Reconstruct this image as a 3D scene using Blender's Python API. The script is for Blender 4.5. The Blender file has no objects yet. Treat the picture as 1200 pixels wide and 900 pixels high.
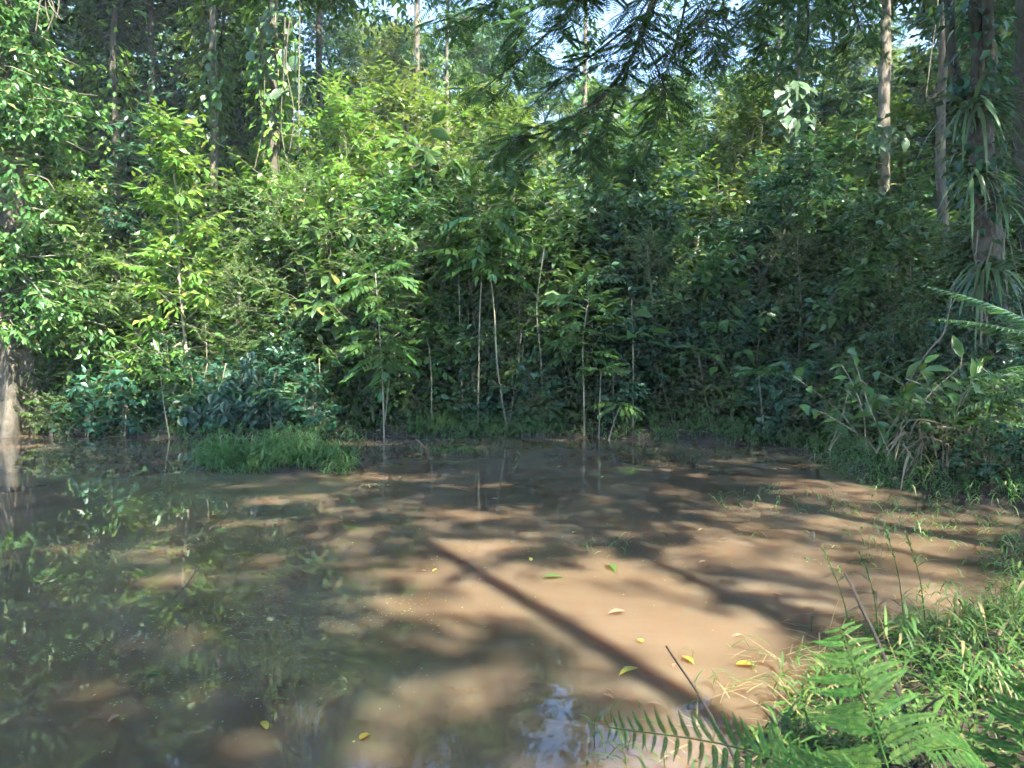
import bpy, math, random
import numpy as np
from mathutils import Vector, Matrix, Quaternion

R = math.radians
scn = bpy.context.scene
col = scn.collection

# ------------------------------------------------------------------ camera
CAM_Z, FPX, YH = 1.6, 900.0, 425.0           # eye height, focal length and horizon row of the 1200x900 photograph
PITCH = math.atan((450 - YH) / FPX)
cam = bpy.data.cameras.new('camera'); camo = bpy.data.objects.new('camera', cam); col.objects.link(camo)
camo.location = (0, 0, CAM_Z); camo.rotation_euler = (R(90) - PITCH, 0, 0)
cam.sensor_width = 36; cam.lens = 36 * FPX / 1200
cam.clip_start = .05; cam.clip_end = 3000
cam.dof.use_dof = True; cam.dof.focus_distance = 11; cam.dof.aperture_fstop = 5.6
scn.camera = camo

# ------------------------------------------------------------------ sky and sun
SUN_EL, SUN_AZ = 52.0, 151.0                  # behind the camera, to the right
w = bpy.data.worlds.new('World'); scn.world = w; w.use_nodes = True
nt = w.node_tree
sky = nt.nodes.new('ShaderNodeTexSky'); sky.sky_type = 'NISHITA'; sky.sun_disc = False
sky.sun_elevation = R(SUN_EL); sky.sun_rotation = R(SUN_AZ)
sky.air_density = 1.0; sky.dust_density = .0; sky.ozone_density = 4.0
bg = nt.nodes['Background']; bg.inputs[1].default_value = .15
nt.links.new(sky.outputs[0], bg.inputs[0])
sl = bpy.data.lights.new('sun', 'SUN'); sl.energy = 5.0; sl.angle = R(.8); sl.color = (1, .95, .86)
so = bpy.data.objects.new('sun', sl); col.objects.link(so)
sundir = Vector((math.cos(R(SUN_EL)) * math.sin(R(SUN_AZ)), math.cos(R(SUN_EL)) * math.cos(R(SUN_AZ)), math.sin(R(SUN_EL))))
so.rotation_euler = sundir.to_track_quat('Z', 'Y').to_euler(); so.location = (10, -20, 30)
vs = scn.view_settings; vs.view_transform = 'Standard'; vs.look = 'None'; vs.gamma = 1; vs.use_curve_mapping = False
vs.exposure = 2.5
scn.cycles.max_bounces = 5; scn.cycles.transmission_bounces = 3; scn.cycles.diffuse_bounces = 2; scn.cycles.glossy_bounces = 2
scn.cycles.transparent_max_bounces = 8
scn.cycles.use_denoising = True
scn.cycles.use_adaptive_sampling = True; scn.cycles.adaptive_threshold = .04; scn.cycles.adaptive_min_samples = 12
scn.cycles.sample_clamp_indirect = 6

def at(px, py, Y):
    """world point seen at pixel (px, py) of the photograph at distance Y in front of the camera"""
    x = (px - 600) / FPX; y = (450 - py) / FPX
    d = Vector((x, math.cos(PITCH) + y * math.sin(PITCH), -math.sin(PITCH) + y * math.cos(PITCH)))
    d *= Y / d.y
    return Vector((d.x, Y, CAM_Z + d.z))

# ------------------------------------------------------------------ helpers
def nrm(a):
    return a / np.maximum(np.linalg.norm(a, axis=-1, keepdims=True), 1e-9)

class MB:
    """collects triangles and quads for one mesh"""
    def __init__(s): s.v = []; s.f = []; s.n = 0
    def add(s, V, F):
        V = np.asarray(V, float).reshape(-1, 3); F = np.asarray(F, int)
        s.v.append(V); s.f.append(F + s.n); s.n += len(V)
    def mesh(s, name, mat, smooth=True):
        V = np.concatenate(s.v); me = bpy.data.meshes.new(name)
        lt = np.concatenate([np.full(len(f), f.shape[1]) for f in s.f])
        li = np.concatenate([f.ravel() for f in s.f])
        me.vertices.add(len(V)); me.vertices.foreach_set('co', V.astype(np.float32).ravel())
        me.loops.add(len(li)); me.loops.foreach_set('vertex_index', li.astype(np.int32))
        me.polygons.add(len(lt)); me.polygons.foreach_set('loop_start', (np.cumsum(lt) - lt).astype(np.int32))
        try: me.polygons.foreach_set('loop_total', lt.astype(np.int32))
        except Exception: pass
        me.polygons.foreach_set('use_smooth', np.full(len(lt), smooth))
        me.update(calc_edges=True); me.materials.append(mat)
        return me
    # --- leaves: P base, D direction, N up side
    def leaves(s, P, D, N, L, W, tmpl='L5'):
        P = np.asarray(P, float); D = nrm(np.asarray(D, float)); N = np.asarray(N, float)
        if len(P) == 0: return
        S = nrm(np.cross(D, N)); N = np.cross(S, D)
        T, F = TM[tmpl]; T = np.array(T); F = np.array(F); n = len(P)
        L = np.broadcast_to(L, n)[:, None, None]; W = np.broadcast_to(W, n)[:, None, None]
        V = P[:, None] + T[None, :, 0:1] * L * D[:, None] + T[None, :, 1:2] * W * S[:, None] + T[None, :, 2:3] * L * N[:, None]
        k = len(T)
        s.add(V.reshape(-1, 3), (F[None] + (np.arange(n) * k)[:, None, None]).reshape(-1, F.shape[1]))
    # --- curved blades
    def blades(s, P, D, L, W, droop=.5, seg=3, prof=(.7, 1, .75)):
        P = np.asarray(P, float); D = nrm(np.asarray(D, float)); n = len(P)
        if n == 0: return
        L = np.broadcast_to(L, n); W = np.broadcast_to(W, n); droop = np.broadcast_to(droop, n)
        S = np.cross(D, [0, 0, 1.0]); S = nrm(S + 1e-4)
        st = []
        for i in range(seg):
            t = i / seg
            c = P + D * (L * t)[:, None] - np.array([0, 0, 1.0]) * (droop * L * t * t)[:, None]
            h = S * (W * prof[min(i, len(prof) - 1)] * .5)[:, None]
            st += [c - h, c + h]
        st.append(P + D * L[:, None] - np.array([0, 0, 1.0]) * (droop * L)[:, None])
        k = 2 * seg + 1
        V = np.stack(st, 1).reshape(-1, 3); o = (np.arange(n) * k)[:, None, None]
        Q = np.array([[2*i, 2*i+1, 2*i+3, 2*i+2] for i in range(seg - 1)])
        base = s.n
        s.v.append(V); s.n += len(V)
        if seg > 1: s.f.append((Q[None] + o).reshape(-1, 4) + base)
        s.f.append((np.array([[k - 3, k - 2, k - 1]])[None] + o).reshape(-1, 3) + base)
    # --- many tubes with the same number of points
    def tubes(s, P, Rd, sides=5, cap=True):
        P = np.asarray(P, float); Rd = np.asarray(Rd, float)
        if P.ndim == 2: P = P[None]; Rd = Rd[None]
        n, k, _ = P.shape
        T = nrm(np.gradient(P, axis=1))
        ref = np.where(np.abs(T[..., 2:3]) < .9, np.array([0, 0, 1.0]), np.array([1.0, 0, 0]))
        A = nrm(np.cross(T, ref)); B = np.cross(T, A)
        an = np.arange(sides) * 2 * math.pi / sides
        ring = np.cos(an)[:, None] * A[:, :, None] + np.sin(an)[:, None] * B[:, :, None]
        V = P[:, :, None] + ring * Rd[:, :, None, None]
        idx = np.arange(n * k * sides).reshape(n, k, sides)
        a = idx[:, :-1]; b = idx[:, 1:]
        F = np.stack([a, np.roll(a, -1, 2), np.roll(b, -1, 2), b], -1).reshape(-1, 4)
        s.add(V.reshape(-1, 3), F)
        if cap and sides >= 3:
            s.f.append(idx[:, -1].reshape(-1, sides) + (s.n - n * k * sides))

# leaf outlines: x along, y across, z up
TM = {
 'L5': ([(0,0,0),(.42,-.5,.03),(.42,.5,.03),(.45,0,-.05),(1,0,-.16)], [(0,1,3),(0,3,2),(1,4,3),(3,4,2)]),
 'Q4': ([(0,0,0),(.45,-.5,.02),(1,0,-.08),(.45,.5,.02)], [(0,1,2),(0,2,3)]),
 'BIG': ([(0,0,0),(.22,-.36,.03),(.5,-.5,.02),(.8,-.27,-.08),(1.05,0,-.24),(.8,.27,-.08),(.5,.5,.02),(.22,.36,.03),
          (.22,0,-.02),(.5,0,-.05),(.8,0,-.13)],
         [(0,1,8),(1,2,9),(1,9,8),(2,3,10),(2,10,9),(3,4,10),(0,8,7),(7,9,6),(7,8,9),(6,10,5),(6,9,10),(5,10,4)]),
 'HEART': ([(0,0,0),(-.12,-.3,.02),(.12,-.52,.0),(.45,-.46,-.03),(.75,-.24,-.1),(1.05,0,-.26),(.75,.24,-.1),(.45,.46,-.03),
            (.12,.52,.0),(-.12,.3,.02),(.3,0,-.05),(.65,0,-.12)],
           [(0,1,2),(0,2,10),(2,3,10),(3,11,10),(3,4,11),(4,5,11),(0,9,8),(0,8,10),(8,7,10),(7,11,10),(7,6,11),(6,5,11)]),
}

def tag(o, label=None, cat=None, group=None, kind=None):
    if label: o['label'] = label
    if cat: o['category'] = cat
    if group: o['group'] = group
    if kind: o['kind'] = kind
    return o
def link(name, me, parent=None):
    o = bpy.data.objects.new(name, me); col.objects.link(o)
    if parent is not None: o.parent = parent
    return o
def thing(name, loc, label, cat, group=None, rz=0, sc=1):
    o = link(name, None); o.empty_display_size = .2
    o.location = loc; o.rotation_euler = (0, 0, rz); o.scale = (sc, sc, sc) if not isinstance(sc, tuple) else sc
    return tag(o, label, cat, group)
def basis(P, D, N, s=1):
    D = Vector(D).normalized(); N = Vector(N); S = N.cross(D)
    if S.length < 1e-4: S = Vector((1, 0, 0)).cross(D)
    S.normalize(); N = D.cross(S)
    m = Matrix(((D.x, S.x, N.x, P[0]), (D.y, S.y, N.y, P[1]), (D.z, S.z, N.z, P[2]), (0, 0, 0, 1)))
    return m @ Matrix.Scale(s, 4)

# ------------------------------------------------------------------ materials
def newmat(name):
    m = bpy.data.materials.new(name); m.use_nodes = True
    return m, m.node_tree, m.node_tree.nodes['Principled BSDF'], m.node_tree.nodes['Material Output']
def ramp(nt, stops):
    n = nt.nodes.new('ShaderNodeValToRGB'); cr = n.color_ramp
    while len(cr.elements) < len(stops): cr.elements.new(.5)
    for e, (p, c) in zip(cr.elements, stops): e.position = p; e.color = (*c, 1)
    return n
def leafmat(name, stops, trans=(.10, .20, .02), tw=.35, rough=.36, spec=.6, objvar=.3, gain=1.4):
    m, nt, bs, out = newmat(name); L = nt.links.new
    geo = nt.nodes.new('ShaderNodeNewGeometry'); rp = ramp(nt, stops); L(geo.outputs['Random Per Island'], rp.inputs[0])
    oi = nt.nodes.new('ShaderNodeObjectInfo')
    mr = nt.nodes.new('ShaderNodeMapRange'); mr.inputs[3].default_value = 1 - objvar; mr.inputs[4].default_value = 1 + objvar
    L(oi.outputs['Random'], mr.inputs[0])
    mr.inputs[3].default_value *= gain; mr.inputs[4].default_value *= gain
    hs = nt.nodes.new('ShaderNodeHueSaturation'); L(rp.outputs[0], hs.inputs['Color']); L(mr.outputs[0], hs.inputs['Value'])
    mh = nt.nodes.new('ShaderNodeMapRange'); mh.inputs[3].default_value = .485; mh.inputs[4].default_value = .515
    L(oi.outputs['Random'], mh.inputs[0]); L(mh.outputs[0], hs.inputs['Hue'])
    L(hs.outputs[0], bs.inputs['Base Color'])
    bs.inputs['Roughness'].default_value = rough; bs.inputs['Specular IOR Level'].default_value = spec
    tr = nt.nodes.new('ShaderNodeBsdfTranslucent')
    mx2 = nt.nodes.new('ShaderNodeMix'); mx2.data_type = 'RGBA'; mx2.blend_type = 'MIX'; mx2.inputs[0].default_value = .55
    sc_ = nt.nodes.new('ShaderNodeMix'); sc_.data_type = 'RGBA'; sc_.blend_type = 'ADD'; sc_.inputs[0].default_value = 1
    L(hs.outputs[0], mx2.inputs[6]); mx2.inputs[7].default_value = (*trans, 1)
    L(mx2.outputs[2], tr.inputs[0])
    mx = nt.nodes.new('ShaderNodeMixShader'); mx.inputs[0].default_value = tw
    L(bs.outputs[0], mx.inputs[1]); L(tr.outputs[0], mx.inputs[2]); L(mx.outputs[0], out.inputs[0])
    nt.nodes.remove(sc_)
    return m
def barkmat(name, c1, c2, scale=6, bump=.5, rough=.85, zs=.25):
    m, nt, bs, out = newmat(name); L = nt.links.new
    tc = nt.nodes.new('ShaderNodeTexCoord'); mp = nt.nodes.new('ShaderNodeMapping'); mp.inputs['Scale'].default_value = (1, 1, zs)
    L(tc.outputs['Object'], mp.inputs[0])
    n1 = nt.nodes.new('ShaderNodeTexNoise'); n1.inputs['Scale'].default_value = scale; n1.inputs['Detail'].default_value = 8; n1.inputs['Roughness'].default_value = .7
    L(mp.outputs[0], n1.inputs[0])
    n2 = nt.nodes.new('ShaderNodeTexNoise'); n2.inputs['Scale'].default_value = scale * .5; n2.inputs['Detail'].default_value = 4
    L(tc.outputs['Object'], n2.inputs[0])
    rp = ramp(nt, [(.3, c1), (.7, c2)]); L(n1.outputs[0], rp.inputs[0])
    rp2 = ramp(nt, [(.42, (1, 1, 1)), (.62, (.62, .7, .5))]); L(n2.outputs[0], rp2.inputs[0])
    mu = nt.nodes.new('ShaderNodeMix'); mu.data_type = 'RGBA'; mu.blend_type = 'MULTIPLY'; mu.inputs[0].default_value = .8
    L(rp.outputs[0], mu.inputs[6]); L(rp2.outputs[0], mu.inputs[7]); L(mu.outputs[2], bs.inputs['Base Color'])
    bp = nt.nodes.new('ShaderNodeBump'); bp.inputs['Strength'].default_value = bump; bp.inputs['Distance'].default_value = .06
    L(n1.outputs[0], bp.inputs['Height']); L(bp.outputs[0], bs.inputs['Normal'])
    bs.inputs['Roughness'].default_value = rough
    return m

M = {}
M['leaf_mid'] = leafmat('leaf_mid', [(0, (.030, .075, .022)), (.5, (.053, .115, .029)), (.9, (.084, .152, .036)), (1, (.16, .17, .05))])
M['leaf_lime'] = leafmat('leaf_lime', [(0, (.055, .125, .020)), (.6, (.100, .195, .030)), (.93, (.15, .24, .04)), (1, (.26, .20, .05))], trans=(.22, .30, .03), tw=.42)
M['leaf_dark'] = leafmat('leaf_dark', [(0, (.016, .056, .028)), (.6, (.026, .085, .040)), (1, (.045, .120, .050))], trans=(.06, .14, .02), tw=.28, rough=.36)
M['leaf_sap'] = leafmat('leaf_sap', [(0, (.045, .105, .028)), (.6, (.070, .145, .036)), (1, (.105, .170, .045))], trans=(.16, .26, .03), tw=.4)
M['leaf_vine'] = leafmat('leaf_vine', [(0, (.040, .080, .040)), (.6, (.070, .120, .055)), (1, (.11, .16, .07))], trans=(.10, .18, .04), tw=.3, rough=.38, spec=.5)
M['feather'] = leafmat('feather', [(0, (.030, .080, .036)), (.6, (.048, .118, .048)), (1, (.075, .15, .055))], trans=(.11, .22, .04), tw=.45)
M['fern'] = leafmat('fern', [(0, (.040, .115, .022)), (.6, (.065, .165, .028)), (1, (.11, .21, .035))], trans=(.12, .26, .03), tw=.42, objvar=.15, rough=.6, spec=.3, gain=1)
M['leaf_heart'] = leafmat('leaf_heart', [(0, (.022, .050, .034)), (.6, (.040, .080, .050)), (.95, (.07, .11, .07)), (1, (.3, .24, .05))], trans=(.06, .14, .03), tw=.2, rough=.42)
M['grass'] = leafmat('grass', [(0, (.040, .100, .022)), (.5, (.068, .150, .028)), (.82, (.105, .18, .035)), (.9, (.20, .18, .075)), (1, (.28, .21, .11))], trans=(.15, .24, .03), tw=.4, rough=.55, gain=1.05)
M['grass_far'] = leafmat('grass_far', [(0, (.040, .090, .028)), (.5, (.065, .140, .036)), (.88, (.09, .17, .04)), (1, (.24, .20, .10))], trans=(.16, .28, .04), tw=.4, rough=.5, gain=1.6)
M['strap'] = leafmat('strap', [(0, (.045, .085, .035)), (.7, (.075, .125, .045)), (1, (.22, .18, .10))], trans=(.12, .18, .04), tw=.3)
M['litter'] = leafmat('litter', [(0, (.05, .030, .018)), (.45, (.12, .075, .042)), (.8, (.22, .14, .08)), (1, (.33, .24, .15))], trans=(.15, .08, .03), tw=.12, rough=.7, objvar=.1)
M['dead'] = leafmat('dead', [(0, (.06, .042, .024)), (.5, (.15, .105, .062)), (.8, (.26, .19, .115)), (1, (.15, .18, .06))], trans=(.2, .12, .05), tw=.2, rough=.65, objvar=.15)
M['straw'] = leafmat('straw', [(0, (.10, .085, .04)), (.5, (.22, .18, .085)), (.8, (.30, .25, .12)), (1, (.12, .18, .04))], trans=(.2, .16, .05), tw=.25, rough=.6, objvar=.1, gain=1)
M['yellow'] = leafmat('yellow', [(0, (.26, .19, .02)), (1, (.36, .30, .04))], trans=(.3, .24, .03), tw=.2, objvar=.3)
M['speck'] = leafmat('speck', [(0, (.06, .05, .025)), (.5, (.10, .11, .03)), (.93, (.14, .16, .05)), (1, (.36, .34, .22))], trans=(.3, .25, .1), tw=.1, rough=.6)
M['bark_pale'] = barkmat('bark_pale', (.085, .068, .050), (.30, .25, .19), 8, 1.0, zs=.4)
M['bark_brown'] = barkmat('bark_brown', (.06, .050, .036), (.20, .165, .12), 10, 1.0, zs=.5)
M['bark_rough'] = barkmat('bark_rough', (.035, .030, .022), (.17, .145, .11), 11, 1.0, zs=.7)
M['bark_dark'] = barkmat('bark_dark', (.032, .029, .020), (.10, .088, .060), 12, 1.0, zs=.6)
M['stem'] = barkmat('stem', (.20, .17, .12), (.42, .36, .27), 14, .3)
M['stick'] = barkmat('stick', (.015, .011, .009), (.045, .032, .025), 18, .6)
M['stake'] = barkmat('stake', (.12, .07, .045), (.26, .15, .10), 18, .6)

m, nt, bs, out = newmat('earth'); L = nt.links.new; M['earth'] = m
tc = nt.nodes.new('ShaderNodeTexCoord')
n1 = nt.nodes.new('ShaderNodeTexNoise'); n1.inputs['Scale'].default_value = 3.5; n1.inputs['Detail'].default_value = 10; n1.inputs['Roughness'].default_value = .72
L(tc.outputs['Object'], n1.inputs[0])
rp = ramp(nt, [(.3, (.020, .014, .010)), (.5, (.045, .030, .020)), (.72, (.085, .056, .036))]); L(n1.outputs[0], rp.inputs[0])
L(rp.outputs[0], bs.inputs['Base Color']); bs.inputs['Roughness'].default_value = .9
bp = nt.nodes.new('ShaderNodeBump'); bp.inputs['Strength'].default_value = .8; bp.inputs['Distance'].default_value = .05
L(n1.outputs[0], bp.inputs['Height']); L(bp.outputs[0], bs.inputs['Normal'])

# turbid brown pond water: light enters, scatters in the silt and comes out again; the surface itself is smooth
m, nt, bs, out = newmat('silty_water'); L = nt.links.new; M['water'] = m
tc = nt.nodes.new('ShaderNodeTexCoord')
n1 = nt.nodes.new('ShaderNodeTexNoise'); n1.inputs['Scale'].default_value = .6; n1.inputs['Detail'].default_value = 7; n1.inputs['Distortion'].default_value = 1.2
L(tc.outputs['Object'], n1.inputs[0])
rp = ramp(nt, [(.32, (.112, .075, .044)), (.5, (.146, .100, .061)), (.68, (.186, .133, .084))]); L(n1.outputs[0], rp.inputs[0])
L(rp.outputs[0], bs.inputs['Base Color'])
bs.inputs['Roughness'].default_value = .015; bs.inputs['IOR'].default_value = 1.333
bs.subsurface_method = 'RANDOM_WALK'
bs.inputs['Subsurface Weight'].default_value = 1; bs.inputs['Subsurface Radius'].default_value = (1, .55, .33)
bs.inputs['Subsurface Scale'].default_value = .7
n2 = nt.nodes.new('ShaderNodeTexNoise'); n2.inputs['Scale'].default_value = 2.2; n2.inputs['Detail'].default_value = 3
L(tc.outputs['Object'], n2.inputs[0])
bp = nt.nodes.new('ShaderNodeBump'); bp.inputs['Strength'].default_value = .05; bp.inputs['Distance'].default_value = .02
L(n2.outputs[0], bp.inputs['Height']); L(bp.outputs[0], bs.inputs['Normal'])

# ------------------------------------------------------------------ terrain and pond
SHORE = np.array([(-16,1.9),(-6,2.0),(-2,2.25),(.35,2.3),(.95,2.9),(1.4,3.6),(2.0,4.3),(3.2,4.9),(4.6,5.5),(5.6,6.6),(5.9,7.8),(5.3,9.0),
    (4.9,9.9),(5.1,11.2),(5.35,12.3),(5.5,13.8),(4.6,14.9),(3.3,15.5),(1.6,16.2),(0,16.4),(-1.6,16.2),(-3.2,16.5),(-5,16.1),(-6.6,16.0),
    (-8.6,16.6),(-10.6,17.1),(-13.5,17.4),(-17,16.5),(-20,11),(-20,4)])
def sdist(x, y):
    """signed distance to the shoreline, positive on land"""
    x = np.asarray(x, float); y = np.asarray(y, float)
    d = np.full(x.shape, 1e9); ins = np.zeros(x.shape, bool); n = len(SHORE)
    for i in range(n):
        ax, ay = SHORE[i]; bx, by = SHORE[(i + 1) % n]
        ex, ey = bx - ax, by - ay
        t = np.clip(((x - ax) * ex + (y - ay) * ey) / (ex * ex + ey * ey), 0, 1)
        d = np.minimum(d, np.hypot(x - ax - t * ex, y - ay - t * ey))
        c = ((ay > y) != (by > y)) & (x < (bx - ax) * (y - ay) / (by - ay + 1e-12) + ax)
        ins ^= c
    return np.where(ins, -d, d)
def smooth(a, b, t):
    t = np.clip((t - a) / (b - a), 0, 1); return t * t * (3 - 2 * t)
def height(x, y):
    x = np.asarray(x, float); y = np.asarray(y, float)
    d = sdist(x, y) + .12 * np.sin(2.3 * x + .7 * np.sin(1.7 * y)) * np.cos(1.9 * y + .5)
    z = np.where(d > 0, .22 * (1 - np.exp(-np.maximum(d, 0) / .5)) + .03 * np.minimum(d, 8), np.maximum(d * .35, -.7))
    z = z + 11 * smooth(17.5, 56, y) * smooth(-60, -5, -np.abs(x))
    z = z + .55 * smooth(4.6, 7.5, x) * smooth(6.5, 8.5, y) * smooth(-15, -11, -y)        # raised right bank
    for cx, cy, rx, ry, h in ISLETS:
        q = ((x - cx) / rx) ** 2 + ((y - cy) / ry) ** 2
        z = np.maximum(z, h * 1.6 * (1 - q * .62) )if False else np.where(q < 1.5, np.maximum(z, h * (1.25 - q)), z)
    z = z + .035 * np.sin(3.1 * x + 1.3 * np.sin(2 * y)) * np.sin(2.7 * y + x) * smooth(0, 1.5, d)
    return z
ISLETS = [(-3.55, 11.9, 1.25, .75, .10), (-.95, 13.3, .42, .3, .05)]
def hz(x, y): return float(height(np.array([x]), np.array([y]))[0])

gx = np.concatenate([[-1500, -700, -350, -180, -110], np.arange(-70, -22, 4), np.arange(-22, -6, .5), np.arange(-6, 8, .2), np.arange(8, 22, 1), np.arange(22, 72, 5), [110, 180, 350, 700, 1500]])
gy = np.concatenate([[-1500, -600, -250, -120, -60], np.arange(-40, 0, 4), np.arange(0, 18.6, .2), np.arange(18.6, 34, 1), np.arange(34, 90, 4), [110, 160, 250, 600, 1500]])
X, Y = np.meshgrid(gx, gy); Z = height(X, Y)
mb = MB(); nx, ny = len(gx), len(gy); idx = np.arange(nx * ny).reshape(ny, nx)
mb.add(np.stack([X, Y, Z], -1).reshape(-1, 3), np.stack([idx[:-1, :-1], idx[:-1, 1:], idx[1:, 1:], idx[1:, :-1]], -1).reshape(-1, 4))
tag(link('ground', mb.mesh('ground', M['earth'])), 'dark brown forest floor and muddy pond banks', 'ground', kind='structure')

mb = MB()
wx0, wx1, wy0, wy1 = -22.5, 7.6, 1.2, 18.6
v = [(wx0,wy0,-2.5),(wx1,wy0,-2.5),(wx1,wy1,-2.5),(wx0,wy1,-2.5),(wx0,wy0,0),(wx1,wy0,0),(wx1,wy1,0),(wx0,wy1,0)]
mb.add(v, [(0,3,2,1),(4,5,6,7),(0,1,5,4),(1,2,6,5),(2,3,7,6),(3,0,4,7)])
tag(link('pond_water', mb.mesh('pond_water', M['water'], smooth=False)), 'still silty brown pond water', 'water', kind='structure')

# ------------------------------------------------------------------ plant generators
UP = np.array([0, 0, 1.0])
def curve(p0, d0, L, k, bend, rng, wob=.08):
    """polyline of k points starting at p0 along d0, pulled by the vector bend"""
    pts = [np.array(p0, float)]; d = nrm(np.array(d0, float))
    for i in range(k - 1):
        d = nrm(d + np.array(bend) / (k - 1) + rng.normal(0, wob, 3)); pts.append(pts[-1] + d * L / (k - 1))
    return np.array(pts)
def onpoly(P, t):
    f = t * (len(P) - 1); i = np.minimum(f.astype(int), len(P) - 2); u = (f - i)[:, None]
    return P[i] * (1 - u) + P[i + 1] * u, nrm(P[i + 1] - P[i])

def woody(seed, H=5, spread=2, base=.25, nb=22, leaf=.16, lw=.42, twigs=9, tlen=.45, per=7, r0=.05, lean=(0, 0), elev=(10, 60),
          bend=-.1, tmpl='L5', profile='round', droop=.35, stems=1, gaps=0, twigmesh=True, sides=6):
    """a shrub or tree: returns (wood MB, leaf MB) round its own base"""
    rng = np.random.default_rng(seed); wood = MB(); lf = MB()
    TP = []; TD = []
    for sidx in range(stems):
        a = rng.uniform(0, 6.28)
        off = np.array([math.cos(a), math.sin(a), 0]) * (0 if stems == 1 else .12 * H / 4)
        d0 = np.array([lean[0], lean[1], 1.0]) + (off * 1.2 if stems > 1 else 0)
        h = H * (1 if sidx == 0 else rng.uniform(.6, .95))
        tr = curve(off + [0, 0, -.12], d0, h, 9, (-lean[0] * .5, -lean[1] * .5, .2), rng, .05)
        rr = r0 * (1 - .82 * np.linspace(0, 1, 9)); rr[0] *= 1.35
        wood.tubes(tr, rr, sides)
        n = max(3, nb // stems)
        ts = base + (1 - base) * (np.arange(n) + rng.uniform(0, 1, n)) / n
        bp_, bd_ = onpoly(tr, ts)
        for i in range(n):
            t = (ts[i] - base) / (1 - base)
            az = i * 2.4 + rng.normal(0, .35)
            el = R(elev[0] + (elev[1] - elev[0]) * t + rng.normal(0, 10))
            pr = {'round': (1 - (2 * t - .85) ** 2 * .55), 'cone': 1.05 - .85 * t, 'top': .35 + .75 * t, 'col': .9 - .25 * t}[profile]
            bl = spread * max(pr, .15) * rng.uniform(.6, 1.12)
            d = np.array([math.cos(az) * math.cos(el), math.sin(az) * math.cos(el), math.sin(el)])
            br = curve(bp_[i], d, bl, 6, (0, 0, bend), rng, .12)
            r1 = max(.006, r0 * (1 - .8 * ts[i]) * .5)
            wood.tubes(br, r1 * np.linspace(1, .25, 6), 4)
            nt_ = max(2, int(twigs * (.5 + .5 * bl / spread)))
            tt = np.sort(rng.uniform(.2, 1, nt_)); tt[-1] = 1
            p, dd = onpoly(br, tt)
            sd = rng.normal(0, 1, (nt_, 3)); sd[:, 2] = sd[:, 2] * .5 + .15
            td = nrm(dd * .55 + nrm(sd) * .9)
            TP.append(p); TD.append(td)
    TP = np.concatenate(TP); TD = np.concatenate(TD)
    if gaps:
        keep = rng.uniform(0, 1, len(TP)) > gaps; TP = TP[keep]; TD = TD[keep]
    n = len(TP); TL = tlen * rng.uniform(.6, 1.3, n)
    if twigmesh:
        seg = np.stack([TP, TP + TD * TL[:, None] * .5 + [0, 0, .01], TP + TD * TL[:, None] - [0, 0, .06 * tlen]], 1)
        wood.tubes(seg, np.full((n, 3), max(.003, r0 * .05)), 3, cap=False)
    k = np.arange(per); s = (k + .6) / per
    P = TP[:, None] + TD[:, None] * (TL[:, None, None] * s[None, :, None]) - UP * (.06 * tlen) * (s ** 2)[None, :, None]
    side = nrm(np.cross(TD, UP) + 1e-3)
    sg = np.where(k % 2 == 0, 1, -1)[None, :, None]
    D = TD[:, None] * .55 + side[:, None] * sg * .8 + rng.normal(0, .28, (n, per, 3)) - UP * droop
    D[:, -1] = TD - UP * droop * .6
    Nn = UP + rng.normal(0, .38, (n, per, 3))
    LL = leaf * rng.uniform(.6, 1.2, n * per)
    lf.leaves(P.reshape(-1, 3), D.reshape(-1, 3), Nn.reshape(-1, 3), LL, LL * lw, tmpl)
    return wood, lf

def compound(seed, L=.6, pairs=6, ll=.2, lw=.4, droop=.35, tmpl='L5', mat='leaf_sap', terminal=True):
    """one pinnate leaf along +X, upper side +Z"""
    rng = np.random.default_rng(seed); b = MB()
    t = np.linspace(0, 1, 6); P = np.stack([t * L, 0 * t, -droop * L * t * t + .05 * L * np.sin(3 * t)], 1)
    b.tubes(P, .006 * (1.3 - t) * (L / .6), 3, cap=False)
    ts = np.linspace(.25, .97, pairs); p, d = onpoly(P, ts)
    for sgn in (-1, 1):
        D = d * .55 + np.array([0, sgn, 0]) * .85 + rng.normal(0, .1, (pairs, 3)) - UP * .25
        N = UP + rng.normal(0, .18, (pairs, 3))
        ls = ll * (.7 + .5 * np.sin(np.pi * np.linspace(.12, .9, pairs))) * rng.uniform(.85, 1.1, pairs)
        b.leaves(p, D, N, ls, ls * lw, tmpl)
    if terminal: b.leaves(P[-1:], [d[-1]], [UP], ll * 1.05, ll * 1.05 * lw, tmpl)
    return b.mesh('leaf', M[mat])

def pinnate_blade(seed, L, n, ll, w, droop, taper=True, ang=.9, mat='fern', tube=.006, vdroop=.25):
    """a frond or pinna: rachis with two rows of narrow leaflets"""
    rng = np.random.default_rng(seed); b = MB()
    t = np.linspace(0, 1, 8); P = np.stack([t * L, .03 * L * np.sin(4 * t), -droop * L * t * t], 1)
    b.tubes(P, tube * (1.15 - t), 4, cap=False)
    ts = np.linspace(.07, .985, n); p, d = onpoly(P, ts)
    pf = np.minimum(1, ts / .12) * (1 - ts ** 2.2 * .82) if taper else np.ones(n)
    for sgn in (-1, 1):
        D = d * (1 - ang * .55) + np.array([0, sgn, 0]) * ang + rng.normal(0, .04, (n, 3)) - UP * vdroop * rng.uniform(.5, 1.3, n)[:, None]
        b.leaves(p, D, UP + rng.normal(0, .1, (n, 3)), ll * pf * rng.uniform(.9, 1.08, n), w * (.6 + .4 * pf), 'L5')
    return b.mesh('frond', M[mat])

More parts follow.
